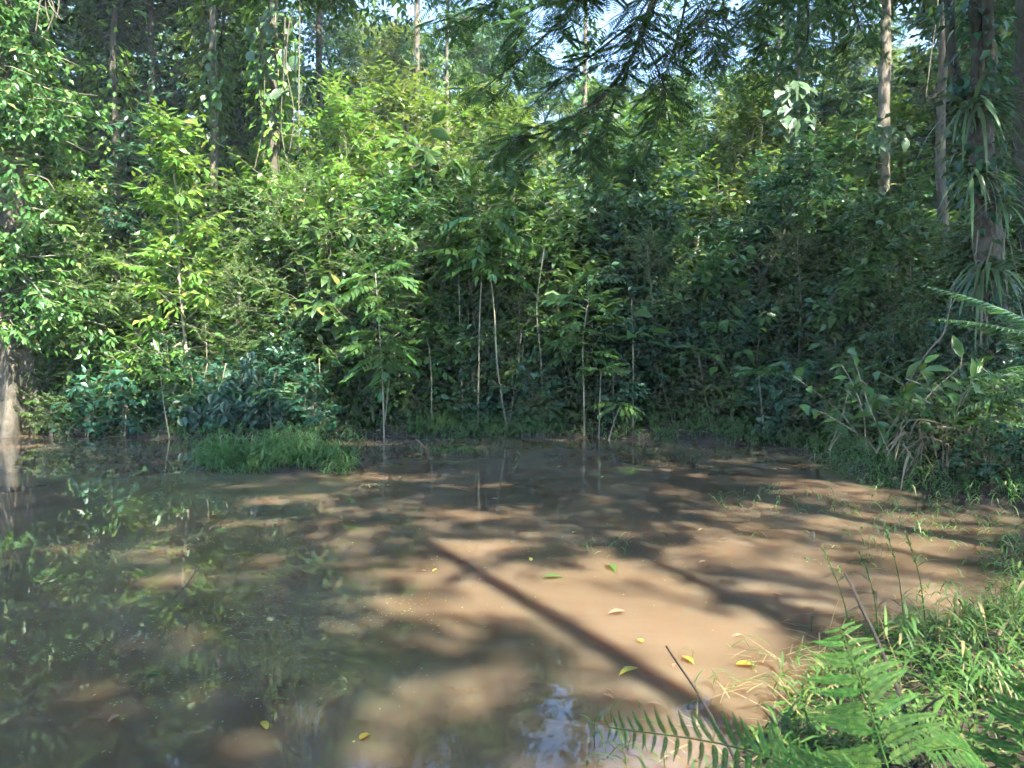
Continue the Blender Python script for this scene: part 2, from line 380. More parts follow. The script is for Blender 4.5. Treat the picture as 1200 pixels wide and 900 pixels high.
def protos(name, wl, leafm, barkm):
    wd, lf = wl
    return (wd.mesh(name + '_wood', M[barkm]), lf.mesh(name + '_leaves', M[leafm]))
def plant(name, proto, x, y, label, cat, group, sc=1, rz=0, z=None, parts=('trunk', 'crown'), tilt=(0, 0)):
    o = thing(name, (x, y, hz(x, y) if z is None else z), label, cat, group, rz, sc)
    if tilt != (0, 0): o.rotation_euler = (tilt[0], tilt[1], rz)
    link(parts[0], proto[0], o); link(parts[1], proto[1], o)
    return o

PR = {}
# understorey shrubs and treelets
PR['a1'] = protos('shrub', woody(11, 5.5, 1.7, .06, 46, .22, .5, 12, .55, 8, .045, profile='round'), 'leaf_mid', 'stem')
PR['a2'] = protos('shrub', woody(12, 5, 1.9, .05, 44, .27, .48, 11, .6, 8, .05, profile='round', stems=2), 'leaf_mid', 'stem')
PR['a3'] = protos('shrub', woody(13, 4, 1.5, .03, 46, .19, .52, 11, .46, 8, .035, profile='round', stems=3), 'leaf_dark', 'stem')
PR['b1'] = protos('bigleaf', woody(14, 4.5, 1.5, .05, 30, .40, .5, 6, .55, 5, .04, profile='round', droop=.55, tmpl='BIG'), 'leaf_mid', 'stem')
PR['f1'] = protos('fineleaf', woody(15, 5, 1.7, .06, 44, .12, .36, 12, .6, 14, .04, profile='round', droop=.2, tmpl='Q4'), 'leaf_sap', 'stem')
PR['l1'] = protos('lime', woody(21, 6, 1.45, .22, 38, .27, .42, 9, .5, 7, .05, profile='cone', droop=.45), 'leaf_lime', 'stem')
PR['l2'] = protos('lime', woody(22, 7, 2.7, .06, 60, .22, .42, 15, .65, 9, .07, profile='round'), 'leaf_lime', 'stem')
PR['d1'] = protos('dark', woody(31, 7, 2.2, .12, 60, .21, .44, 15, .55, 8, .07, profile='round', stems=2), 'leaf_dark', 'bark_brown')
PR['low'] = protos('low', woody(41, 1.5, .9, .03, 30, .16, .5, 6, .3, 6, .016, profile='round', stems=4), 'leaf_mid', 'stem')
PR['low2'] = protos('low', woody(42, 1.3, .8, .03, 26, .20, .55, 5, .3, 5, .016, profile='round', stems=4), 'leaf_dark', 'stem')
# forest trees
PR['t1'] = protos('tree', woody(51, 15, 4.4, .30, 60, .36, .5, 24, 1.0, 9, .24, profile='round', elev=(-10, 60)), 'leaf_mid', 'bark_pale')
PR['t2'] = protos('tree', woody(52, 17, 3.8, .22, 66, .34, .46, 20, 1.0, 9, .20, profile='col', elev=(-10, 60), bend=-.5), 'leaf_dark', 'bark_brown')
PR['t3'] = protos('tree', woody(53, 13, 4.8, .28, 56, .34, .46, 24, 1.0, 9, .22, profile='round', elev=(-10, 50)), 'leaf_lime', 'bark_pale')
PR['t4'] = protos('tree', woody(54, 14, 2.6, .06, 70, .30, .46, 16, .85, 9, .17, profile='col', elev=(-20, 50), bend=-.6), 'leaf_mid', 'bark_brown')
# wide-crowned shade trees placed out of view on the near bank
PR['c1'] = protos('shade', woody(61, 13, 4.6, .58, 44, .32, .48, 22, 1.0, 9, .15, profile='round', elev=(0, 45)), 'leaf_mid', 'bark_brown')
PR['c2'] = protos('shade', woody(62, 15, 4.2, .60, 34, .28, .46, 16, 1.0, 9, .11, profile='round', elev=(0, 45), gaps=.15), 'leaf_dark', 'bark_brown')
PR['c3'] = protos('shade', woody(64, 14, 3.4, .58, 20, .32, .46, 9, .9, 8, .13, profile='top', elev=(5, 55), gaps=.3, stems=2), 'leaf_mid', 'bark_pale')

rnd = random.Random(7)
def px2x(px, Y): return (px - 600) / FPX * Y
def H_for(py, Y, base): return (YH - py) / FPX * Y + CAM_Z - base

LM = [(-10.8, 17.2, 'beside the buttressed trunk'), (-7.6, 18.2, 'next to the sunlit young tree'), (-5.7, 17, 'behind the heart-leaved vine'), (-2.8, 17, 'behind the two-stemmed sapling'), (-.3, 17.4, 'behind the tall curved sapling'),
      (1.6, 17, 'behind the sunlit feathery sapling'), (4.1, 17, 'behind the umbrella-topped sapling'), (5.5, 15.3, 'behind the kinked bare sapling'), (6.6, 12, 'beside the forked trunk'), (-6.2, 21, 'by the liana-hung trunk'),
      (-3, 25, 'below the straight pale grey trunk'), (2.2, 24, 'by the pinkish pale trunk'), (8.6, 24, 'below the slim bright trunk'), (9.9, 20.5, 'by the pale sunlit trunk'), (-9.5, 23.5, 'by the mottled trunk'), (-13, 24, 'by the thin leaning trunk')]
def near(x, y): return min(LM, key=lambda q: (q[0] - x) ** 2 + (q[1] - y) ** 2)[2]
# shrubs of the thicket: (prototype, its height, px, depth, top row in the photo)
HT = {'a1': 5.9, 'a2': 5.3, 'a3': 4.2, 'l1': 6.3, 'l2': 7.6, 'd1': 7.3, 'b1': 4.8, 'f1': 5.4, 'low': 1.6, 'low2': 1.45}
LB = {'a1': ('understorey_shrub', 'mid green broad-leaved shrub', 'mid green thicket shrubs'),
      'a2': ('understorey_shrub', 'many-stemmed green shrub with larger leaves', 'many-stemmed thicket shrubs'),
      'a3': ('understorey_shrub', 'bushy dark green shrub', 'bushy dark thicket shrubs'),
      'l1': ('young_tree', 'narrow yellow-green young tree', 'yellow-green young trees'),
      'l2': ('young_tree', 'broad yellow-green treelet', 'yellow-green treelets on the slope'),
      'b1': ('understorey_shrub', 'shrub with very large drooping leaves', 'very large-leaved thicket shrubs'),
      'f1': ('understorey_shrub', 'fine-leaved feathery green shrub', 'fine-leaved thicket shrubs'),
      'd1': ('young_tree', 'dark glossy-leaved treelet', 'dark glossy treelets')}
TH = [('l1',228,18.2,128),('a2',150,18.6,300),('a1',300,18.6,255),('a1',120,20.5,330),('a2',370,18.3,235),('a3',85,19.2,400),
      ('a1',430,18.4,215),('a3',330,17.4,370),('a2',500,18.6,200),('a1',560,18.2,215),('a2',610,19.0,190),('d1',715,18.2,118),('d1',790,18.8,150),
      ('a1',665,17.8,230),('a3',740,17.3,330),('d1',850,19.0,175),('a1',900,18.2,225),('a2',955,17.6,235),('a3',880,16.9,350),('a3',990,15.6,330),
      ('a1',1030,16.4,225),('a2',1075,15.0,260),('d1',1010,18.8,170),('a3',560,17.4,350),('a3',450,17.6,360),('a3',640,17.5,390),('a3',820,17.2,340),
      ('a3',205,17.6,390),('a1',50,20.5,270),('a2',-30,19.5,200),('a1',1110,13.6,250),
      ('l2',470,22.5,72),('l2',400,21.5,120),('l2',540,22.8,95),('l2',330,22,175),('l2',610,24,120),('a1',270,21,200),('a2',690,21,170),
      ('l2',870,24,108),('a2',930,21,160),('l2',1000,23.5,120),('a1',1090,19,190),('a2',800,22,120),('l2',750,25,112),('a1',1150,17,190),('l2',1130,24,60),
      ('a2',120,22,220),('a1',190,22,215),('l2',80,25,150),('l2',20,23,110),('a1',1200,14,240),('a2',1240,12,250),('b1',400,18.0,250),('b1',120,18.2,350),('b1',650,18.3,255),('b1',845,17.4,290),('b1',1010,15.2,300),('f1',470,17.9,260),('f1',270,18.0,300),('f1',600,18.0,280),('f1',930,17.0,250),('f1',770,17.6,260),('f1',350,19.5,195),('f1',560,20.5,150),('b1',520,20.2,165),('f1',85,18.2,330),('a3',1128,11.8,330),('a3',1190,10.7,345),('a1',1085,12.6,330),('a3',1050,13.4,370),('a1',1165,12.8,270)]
for i, (k, px, Yd, top) in enumerate(TH):
    x = px2x(px, Yd); g = hz(x, Yd); s = H_for(top, Yd, g) / HT[k]
    nm, lb, gp = LB[k]; lb = ('tall ' if s > 1.1 else 'short ' if s < .75 else '') + lb + ' ' + near(x, Yd)
    if (k, px) == ('l1', 228): lb, gp = 'narrow sunlit yellow-green young tree with large drooping leaves, standing alone above darker shrubs', None
    if (k, px) == ('d1', 715): lb, gp = 'tallest dark glossy-leaved treelet under the feathery overhanging branch', None
    plant(nm, PR[k], x, Yd, lb, 'shrub' if nm == 'understorey_shrub' else 'tree', gp, (s * rnd.uniform(.9, 1.12), s * rnd.uniform(.9, 1.12), s), rnd.uniform(0, 6.28),
          parts=('stem', 'foliage') if nm == 'understorey_shrub' else ('trunk', 'crown'))
# low plants along the far bank
for i in range(74):
    px = 45 + (i % 46) * 23.5 + rnd.uniform(-10, 10)
    Yd = (17.0 + rnd.uniform(.1, 1.1) if px < 780 else 17.0 - (px - 780) * .0165 + rnd.uniform(.1, .9)) - (.55 if i > 45 else 0)
    if i > 45 and 380 < px < 620: continue
    x = px2x(px, Yd); k = rnd.choice(['low', 'low', 'low2'])
    plant('bank_shrub', PR[k], x, Yd, ('low green leafy undergrowth plant on the bank ' if k == 'low' else 'low dark-leaved undergrowth plant on the bank ') + near(x, Yd), 'plant',
          'leafy undergrowth on the far bank' if k == 'low' else 'dark undergrowth on the far bank', rnd.uniform(.55, 1.15), rnd.uniform(0, 6.28), parts=('stem', 'foliage'))
for px, Yd in [(1062,11.0),(1085,10.3),(1110,9.7),(1135,9.2),(1160,9.0),(1185,8.8),(1205,8.6),(1150,9.8),(1020,12.2),(990,13.0),(1190,9.6)]:
    x = px2x(px, Yd)
    if sdist(np.array([x]), np.array([Yd]))[0] > .05: plant('bank_shrub', PR['low2' if px % 2 else 'low'], x, Yd, 'small leafy plant at the foot of the raised right bank', 'plant', 'small plants on the right bank', rnd.uniform(.35, .6), rnd.uniform(0, 6.28), parts=('stem', 'foliage'))
# forest trees on the slope behind
FT = [('t4',60,24,-120),('t1',140,30,-60),('t2',190,26,-200),('t4',250,25,-130),('t2',110,38,-60),('t4',330,28,-60),('t1',300,40,-20),('t2',400,36,-10),('t3',490,33,10),
      ('t3',440,46,10),('t1',560,38,20),('t2',615,34,20),('t3',690,40,82),('t2',740,48,90),('t1',790,36,92),('t3',865,40,84),('t2',930,32,0),('t4',985,30,-40),('t1',1075,27,-90),
      ('t2',1120,34,-60),('t4',1165,22,-150),('t1',1210,30,-60),('t3',1010,45,20),('t4',-20,22,-150),('t2',20,34,-80),('t1',-70,30,-100),('t2',640,60,60),('t1',480,62,30),('t3',240,55,0),
      ('t1',860,62,88),('t2',1010,66,30),('t2',330,66,10),('t1',100,60,-20),('t2',1130,58,0),('t3',570,55,35),('t3',780,58,92),('t4',1290,20,-200),('t4',-110,20,-150)]
TH_ = {'t1': 16.5, 't2': 18.5, 't3': 14.5, 't4': 15.2}
TL = {'t1': ('pale-trunked broadleaf forest tree', 'pale-trunked forest trees'),
      't2': ('slender dark-leaved forest tree', 'slender dark forest trees'),
      't3': ('yellow-green spreading forest tree', 'yellow-green forest trees'),
      't4': ('leafy-to-the-ground forest tree', 'leafy-trunked forest trees')}
for k, px, Yd, top in FT:
    x = px2x(px, Yd); g = hz(x, Yd); s = H_for(top, Yd, g) / TH_[k]
    plant('forest_tree', PR[k], x, Yd, TL[k][0] + (' ' + near(x, Yd) if Yd < 42 else ', far up the slope'), 'tree', TL[k][1], s, rnd.uniform(0, 6.28))
# bushes and saplings that fill the slope between the forest trunks
for i in range(64):
    Yd = 25 + i * .42 + rnd.uniform(-.6, .6); half = Yd * .74
    x = -half + 2 * half * ((i * .618034) % 1); k = rnd.choice(['l2', 'a2', 'd1', 'a1', 'd1'])
    s = rnd.uniform(.75, 1.35)
    plant('slope_bush', PR[k], x, Yd, {'l2': 'yellow-green bush half hidden between trunks on the forest slope', 'a2': 'large-leaved green bush half hidden between trunks on the forest slope',
          'a1': 'slim green bush half hidden between trunks on the forest slope', 'd1': 'dark green bush half hidden between trunks on the forest slope'}[k].replace('between trunks on the forest slope', 'on the slope ' + near(x, Yd)), 'bush',
          {'l2': 'yellow-green slope bushes', 'a2': 'large-leaved slope bushes', 'a1': 'slim slope bushes', 'd1': 'dark slope bushes'}[k], (s * 1.15, s * 1.15, s), rnd.uniform(0, 6.28), parts=('stem', 'foliage'))
# unseen trees behind and beside the camera, most added so their crowns shade the pond
SH = [('c1',-.1,-1.8,1.25,0,0),('c1',.1,-4.4,1.2,0,0),('c1',3.6,-6.6,.95,0,0),('c2',3.2,-2.6,1.15,-.56,.06),('c1',-2.8,-2.2,1.3,-.38,0),('c1',-6.2,-3.4,1.3,0,0),('c1',-4.5,-7.5,1.3,0,0),('c1',7.4,2.4,1.2,-.2,-.3),('c1',9.4,6.0,1.2,0,0),('c2',-9.0,-2.5,1.2,0,0),('c2',9.4,-2.6,1.1,0,0),('c3',6.4,-3.2,1.0,0,0),
      ('c2',12.5,9.5,1.15,0,0),('c1',14,15,1.1,0,0),('c2',14,-8,1.1,0,0),('c3',3.4,-1.8,1.0,0,0),('c1',16,-3,1.1,0,0),('c2',3.5,-13,1.1,0,0),('c2',-14,-6,1.1,0,0)]
SHR = random.Random(3)
for k, x, y, s, rx, ry in SH:
    lb = {'c1': 'wide-crowned unseen tree added on the near bank to shade the pond', 'c2': 'dark-leaved unseen tree added on the near bank to shade the pond', 'c3': 'tall thin-crowned tree whose trunk shadow streaks the pond'}[k]
    if k == 'c3' and x > 5: lb = 'second thin-crowned tree, unseen, added to dapple the light on the pond'
    plant('unseen_shade_tree', PR[k], x, y, lb, 'tree', 'trees added to shade the pond' if k != 'c3' else None, s, 0 if rx else SHR.uniform(0, 6.28), tilt=(rx, ry))

# ------------------------------------------------------------------ single leaves used as parts
def leafmesh(mat, L, W, tmpl='BIG'):
    b = MB(); b.leaves([(0, 0, 0)], [(1, 0, 0)], [(0, 0, 1)], L, W, tmpl); return b.mesh('leaf', M[mat])
def addpart(name, me, parent, P, D, N, s=1):
    o = link(name, me, parent); o.matrix_local = basis(P, D, N, s); return o
def tubeobj(name, pts, rad, mat, parent=None, sides=7):
    b = MB(); b.tubes(np.array([tuple(p) for p in pts]), np.array(rad), sides); return link(name, b.mesh(name, M[mat]), parent)
def rs(pts, n=14):
    """smooth resampling of a few control points"""
    P = np.array([tuple(p) for p in pts], float); k = len(P); out = []
    for t in np.linspace(0, k - 1 - 1e-6, n):
        i = int(t); u = t - i; p0, p1, p2, p3 = P[max(i-1,0)], P[i], P[min(i+1,k-1)], P[min(i+2,k-1)]
        out.append(.5 * ((2*p1) + (-p0+p2)*u + (2*p0-5*p1+4*p2-p3)*u*u + (-p0+3*p1-3*p2+p3)*u**3))
    return np.array(out)
G = np.random.default_rng(5)

# ------------------------------------------------------------------ buttressed tree on the left bank
base = at(16, 508, 17.2); base.z = hz(base.x, base.y)
t = thing('buttressed_tree', base, 'thick pale buttressed trunk at the water edge, hung with leafy climbers', 'tree')
mid = rs([Vector((0, 0, -.3)), at(17, 420, 17.2) - base, at(14, 300, 17.2) - base, at(8, 150, 17.3) - base, at(0, 0, 17.5) - base, at(-20, -260, 18) - base], 26)
b = MB(); sides = 36; V = []
for i, p in enumerate(mid):
    z = max(p[2], 0); fl = .62 * math.exp(-z / .75) + .05
    for j in range(sides):
        a = j * 2 * math.pi / sides
        lob = max(0, math.cos(2.5 * (a + .35 * math.sin(a)) + .4)) ** 2 if True else 0
        r = .33 * (1 - .018 * i) * (1 + .10 * math.cos(5 * a + z * .6) + .05 * math.cos(11 * a + 1)) + fl * lob
        V.append((p[0] + r * math.cos(a), p[1] + r * math.sin(a), p[2]))
idx = np.arange(len(mid) * sides).reshape(len(mid), sides); A = idx[:-1]; B_ = idx[1:]
b.add(V, np.stack([A, np.roll(A, -1, 1), np.roll(B_, -1, 1), B_], -1).reshape(-1, 4))
link('trunk', b.mesh('trunk', M['bark_brown']), t)
wd = MB(); lf = MB()
TPp, TDd = [], []
for i in range(120):
    h = G.uniform(2.3, 11.5); p0 = mid[np.argmin(np.abs(mid[:, 2] - h))]
    az = G.uniform(-2.4, .7); L = G.uniform(.6, 2.2) * (1.0 if h < 8 else .8)
    br = curve(p0, (math.cos(az), math.sin(az), .25), L, 6, (0, 0, -.7), G, .14)
    wd.tubes(br, np.linspace(.02, .005, 6), 4); tt = np.linspace(.25, 1, 9); p, d = onpoly(br, tt)
    TPp.append(p); TDd.append(nrm(d * .5 + G.normal(0, .7, (9, 3)) - UP * .2))
TPp = np.concatenate(TPp); TDd = np.concatenate(TDd)
for k in range(7):
    sgn = 1 if k % 2 else -1
    D = TDd * .6 + nrm(np.cross(TDd, UP) + .01) * sgn * .8 - UP * .45 + G.normal(0, .25, TDd.shape)
    LL = .22 * G.uniform(.6, 1.15, len(TPp))
    lf.leaves(TPp + TDd * (.07 + .07 * k), D, UP + G.normal(0, .4, TDd.shape), LL, LL * .46)
tag(link('twigs', wd.mesh('twigs', M['stem']), t), kind='stuff'); link('foliage', lf.mesh('foliage', M['leaf_mid']), t)
cr = link('crown', PR['c1'][1], t); cr.location = (mid[-1][0], mid[-1][1], mid[-1][2] - 7)

# ------------------------------------------------------------------ right bank trees
base = at(1166, 478, 11.2); base.z = hz(base.x, base.y)
t = thing('forked_tree', base, 'brown forked trunk on the right bank, tufted with strap-leaved plants', 'tree')
lo = [Vector((0, 0, -.2)), at(1164, 400, 11.2) - base, at(1158, 280, 11.2) - base, at(1151, 190, 11.2) - base, at(1146, 100, 11.2) - base]
tubeobj('trunk', rs(lo, 30), np.linspace(.235, .15, 30) * (1 + .25 * np.exp(-np.arange(30) / 3.0)) * (1 + .05 * np.sin(np.arange(30) * 1.9)), 'bark_rough', t, 18)
tubeobj('limb', rs([lo[-1] - Vector((0, 0, .3)), at(1148, 40, 11.2) - base, at(1136, -60, 11.2) - base, at(1120, -420, 11) - base], 12), np.linspace(.12, .08, 12), 'bark_dark', t, 10)
tubeobj('limb', rs([at(1149, 150, 11.2) - base, at(1162, 70, 11.1) - base, at(1158, 0, 11.0) - base, at(1172, -420, 10.6) - base], 12), np.linspace(.10, .06, 12), 'bark_dark', t, 10)
tubeobj('limb', rs([at(1150, 200, 11.2) - base, at(1118, 80, 11.5) - base, at(1112, 0, 11.6) - base, at(1090, -420, 12) - base], 12), np.linspace(.09, .06, 12), 'bark_dark', t, 9)
cr = link('crown', PR['c2'][1], t); cr.location = (-.3, 0, 3)
g = np.random.default_rng(8); bz = np.concatenate([rs(lo, 40), rs([lo[-1], at(1148, 40, 11.2) - base, at(1136, -60, 11.2) - base], 16), rs([at(1149, 150, 11.2) - base, at(1162, 70, 11.1) - base, at(1158, 0, 11.0) - base], 14), rs([at(1150, 200, 11.2) - base, at(1118, 80, 11.5) - base, at(1112, 0, 11.6) - base], 16)]); n = 1500; ii = g.integers(2, len(bz), n); aa = g.uniform(0, 6.28, n); keep = np.sin(ii * .55) + g.normal(0, .8, n) > .15; ii, aa = ii[keep], aa[keep]; n = len(ii)
od = np.column_stack([np.cos(aa), np.sin(aa), 0 * aa]); b = MB(); ll = g.uniform(.10, .24, n)
b.leaves(bz[ii] + od * g.uniform(.18, .42, n)[:, None] + g.normal(0, .05, (n, 3)), od + np.array([0, 0, -.8]) + g.normal(0, .4, (n, 3)), od + np.array([0, 0, .8]) + g.normal(0, .3, (n, 3)), ll, ll * .5); link('ivy', b.mesh('ivy', M['leaf_dark']), t)
for px, Yd, r, mt, lb in [(1199, 12.6, .17, 'bark_dark', 'dark straight trunk just behind the forked tree on the right bank'), (1103, 15.5, .11, 'bark_brown', 'thin brown trunk among shrubs beside the forked tree')]:
    p = at(px, 480, Yd); p.z = hz(p.x, p.y); t = thing('bank_trunk_tree', p, lb, 'tree')
    tubeobj('trunk', rs([(0, 0, -.2), (.05, 0, 3), (-.05, .1, 6), (.1, 0, 12)], 14), np.linspace(r * 1.25, r * .6, 14), mt, t, 10)
    cr = link('crown', PR['c2'][1], t); cr.location = (.1, 0, 2); cr.scale = (.7, .7, .8)
# strap-leaved epiphytes
strap = []
for sd in range(3):
    b = MB(); b.blades([(0, 0, 0)], [(1, 0, .25)], .72, .05, .85 + .25 * sd, 6, (.7, 1, 1, .9, .7, .45)); strap.append(b.mesh('leaf', M['strap']))
for px, py, n, s, lb in [(1138, 128, 46, 1.1, 'strap-leaved epiphyte at the fork of the brown trunk'), (1140, 205, 36, 1.0, 'strap-leaved epiphyte hanging below the fork of the brown trunk'),
                         (1172, 235, 24, .9, 'strap-leaved epiphyte on the shaded side of the brown trunk'), (1158, 318, 44, 1.15, 'lowest strap-leaved epiphyte on the brown trunk, above pale roots')]:
    p = at(px, py, 11.0); t = thing('epiphyte', p, lb, 'plant', 'strap-leaved epiphytes on the forked trunk')
    b = MB(); b.tubes(np.array([(0, .12, .08), (0, 0, .02), (0, -.05, -.06)]), np.array([.05, .07, .03]), 7); link('root_ball', b.mesh('root_ball', M['bark_dark']), t)
    for i in range(n):
        az = G.uniform(-3.3, .2); el = G.uniform(-.5, 1.0)
        addpart('leaf', strap[i % 3], t, G.normal(0, .05, 3), (math.cos(az), math.sin(az), el), UP, s * G.uniform(.6, 1.15))
# pale aerial roots
for i, px in enumerate([1146, 1163, 1171, 1178, 1184]):
    p = at(px, 270 + 14 * (i % 3), 10.85); q = at(px + G.uniform(-14, 14), 375 + G.uniform(-30, 40), 10.75)
    o = tubeobj('aerial_root', rs([(0, 0, 0), tuple((q - p) * .3 + Vector(G.normal(0, .06, 3))), tuple((q - p) * .65 + Vector(G.normal(0, .08, 3))), tuple(q - p)], 9), np.full(9, .008 + .005 * (i % 2)), 'bark_pale', None, 6)
    o.location = p; tag(o, 'pale aerial root hanging down the front of the forked trunk', 'root', 'aerial roots of the forked trunk')

# ------------------------------------------------------------------ trees whose bare trunks show above the thicket
def ivy(seed, n, h, rad, leaf, mat):
    g = np.random.default_rng(seed); z = g.uniform(.5, h, n * 3); a = g.uniform(0, 6.28, n * 3)
    k = (np.sin(z * 1.3 + seed) + np.sin(a * 2 + z * .7) + g.normal(0, .7, n * 3) > .1); z, a = z[k][:n], a[k][:n]; m_ = len(z); r = rad * g.uniform(.5, 1.6, m_)
    P = np.column_stack([r * np.cos(a), r * np.sin(a), z]); D = np.column_stack([np.cos(a), np.sin(a), np.full(m_, -.9)]) + g.normal(0, .4, (m_, 3))
    b = MB(); ll = leaf * g.uniform(.6, 1.2, m_); b.leaves(P, D, np.column_stack([np.cos(a), np.sin(a), np.full(m_, .8)]) + g.normal(0, .3, (m_, 3)), ll, ll * .55); return b.mesh('ivy', M[mat])
IVY = [ivy(1, 1500, 15, .38, .22, 'leaf_mid'), ivy(2, 1300, 15, .36, .2, 'leaf_dark'), ivy(3, 1700, 15, .46, .24, 'leaf_lime')]
def trunk_tree(px, Yd, r, mt, lb, lean=0, crown='c1', top=15, name='forest_trunk_tree', iv=0):
    x = px2x(px, Yd); g = hz(x, Yd); t = thing(name, (x, Yd, g), lb, 'tree')
    tubeobj('trunk', rs([(-lean * .3, 0, -.2), (0, 0, 3), (lean * .5, 0, 7), (lean * .4, 0, 10), (lean, .1, top)], 20), np.linspace(r, r * .55, 20) * (1 + .06 * np.sin(np.arange(20) * 2.1)), mt, t, 12)
    if iv is not None: link('ivy', IVY[iv], t)
    c = link('crown', PR[crown][1], t); c.location = (lean, .1, top - 11.5)
    return t, Vector((x, Yd, g))
tA, pA = trunk_tree(1036, 20.5, .2, 'bark_pale', 'pale sunlit trunk rising clear of the thicket near the forked tree', -.2, iv=None)
tB, pB = trunk_tree(322, 20.5, .17, 'bark_brown', 'trunk wrapped in a pale large-leaved climber and hung with lianas', .1, iv=2)
trunk_tree(250, 23.5, .15, 'bark_pale', 'mottled trunk in the shaded forest beside the climber-covered trunk', .2, 'c2', iv=2)
trunk_tree(185, 25, .15, 'bark_brown', 'thin brown trunk deep in shade behind the sunlit young tree', -.2, 'c2', iv=1)
trunk_tree(130, 24, .13, 'bark_brown', 'thin leaning trunk between the buttressed tree and the sunlit young tree', .5, 'c2', iv=2)
trunk_tree(490, 27, .15, 'bark_pale', 'straight pale grey trunk above the sunlit yellow-green bushes', 0, 'c2', iv=1)
trunk_tree(522, 29, .10, 'bark_pale', 'second pale trunk above the sunlit bushes, thinner than its neighbour', .2, 'c2', iv=0)
trunk_tree(683, 25, .10, 'bark_pale', 'pinkish pale trunk glimpsed behind the feathery overhanging branch', .1, 'c3', 12, iv=0)
trunk_tree(930, 24, .10, 'bark_pale', 'thin pale trunk above the large-leaved climber', .1, 'c3', 12, iv=0)
trunk_tree(375, 26, .18, 'bark_brown', 'shaded brown trunk between the climber-covered trunk and the sunlit bushes', .1, 'c2', iv=1)
trunk_tree(905, 27, .13, 'bark_pale', 'slim bright trunk near the gap of blue sky', .3, 'c3', 12, iv=0)

def climber(lb, cx, cy, Yd, wx, wy, n, size, mat, tmpl='BIG', name='climbing_vine', droop=.9, stem_to=None, grp=None):
    p = at(cx, cy, Yd); t = thing(name, p, lb, 'vine', grp); ms = [leafmesh(mat, size, size * .62 * k, tmpl) for k in (1, 1.12, .9)]
    st = stem_to or [(0, .15, -wy), (.05, .12, -wy * .3), (-.04, .12, wy * .4), (0, .15, wy)]
    tubeobj('stem', rs(st, 10), np.full(10, .014), 'stem', t, 6)
    for i in range(n):
        u = G.uniform(-1, 1); q = (wx * math.sqrt(max(0, 1 - u * u)) * G.uniform(-1, 1), G.uniform(-.25, .1), wy * u)
        addpart('leaf', ms[i % 3], t, q, (G.normal(0, .55), -.5 + G.normal(0, .3), -droop + G.normal(0, .35)), (G.normal(0, .35), -1 + G.normal(0, .3), .9), G.uniform(.65, 1.2))
    return t
climber('pale large-leaved climber sunlit on the liana-hung trunk', 322, 62, 20.2, .75, 1.15, 64, .34, 'leaf_vine')
climber('grey-green big-leaved climber drooping from a thin trunk near the sky gap', 926, 128, 19.6, .55, .75, 34, .46, 'leaf_vine')
climber('cream-leaved climber at the foot of the pale sunlit trunk', 1034, 158, 20.0, .7, .35, 22, .38, 'leaf_vine')
climber('leafy climber hanging in front of the shaded mottled trunk', 252, 90, 23, .35, 1.3, 40, .26, 'leaf_mid')

# lianas
def liana(px, y0, y1, Yd, lb, grp, r=.016, sway=.12):
    p = at(px, y0, Yd); q = at(px, y1, Yd) - p
    o = tubeobj('liana', rs([(0, 0, 0), (G.normal(0, sway), G.normal(0, .1), q.z * .35), (G.normal(0, sway), 0, q.z * .7), (G.normal(0, sway * .6), 0, q.z)], 14), np.linspace(r, r * .7, 14), 'bark_pale', None, 5)
    o.location = p; return tag(o, lb, 'vine', grp)
for px in (304, 312, 334, 340): liana(px, 20, 190 + G.uniform(-15, 15), 20.0, 'thin straw-coloured liana hanging below the pale climber', 'lianas under the pale climber')
liana(351, -60, 200, 19.6, 'single long pale liana hanging clear beside the pale climber', None, .02, .05)
for px in (42, 50, 58, 66, 72): liana(px, -60, 20 + G.uniform(0, 25), 15.5, 'brown liana dangling beside the buttressed tree high up', 'lianas by the buttressed tree', .016)
for px in (818, 838, 1092): liana(px, -60, 120 + G.uniform(-30, 50), 17, 'dark thin liana hanging in front of the right-hand shrubs', 'lianas above the right-hand shrubs', .012)

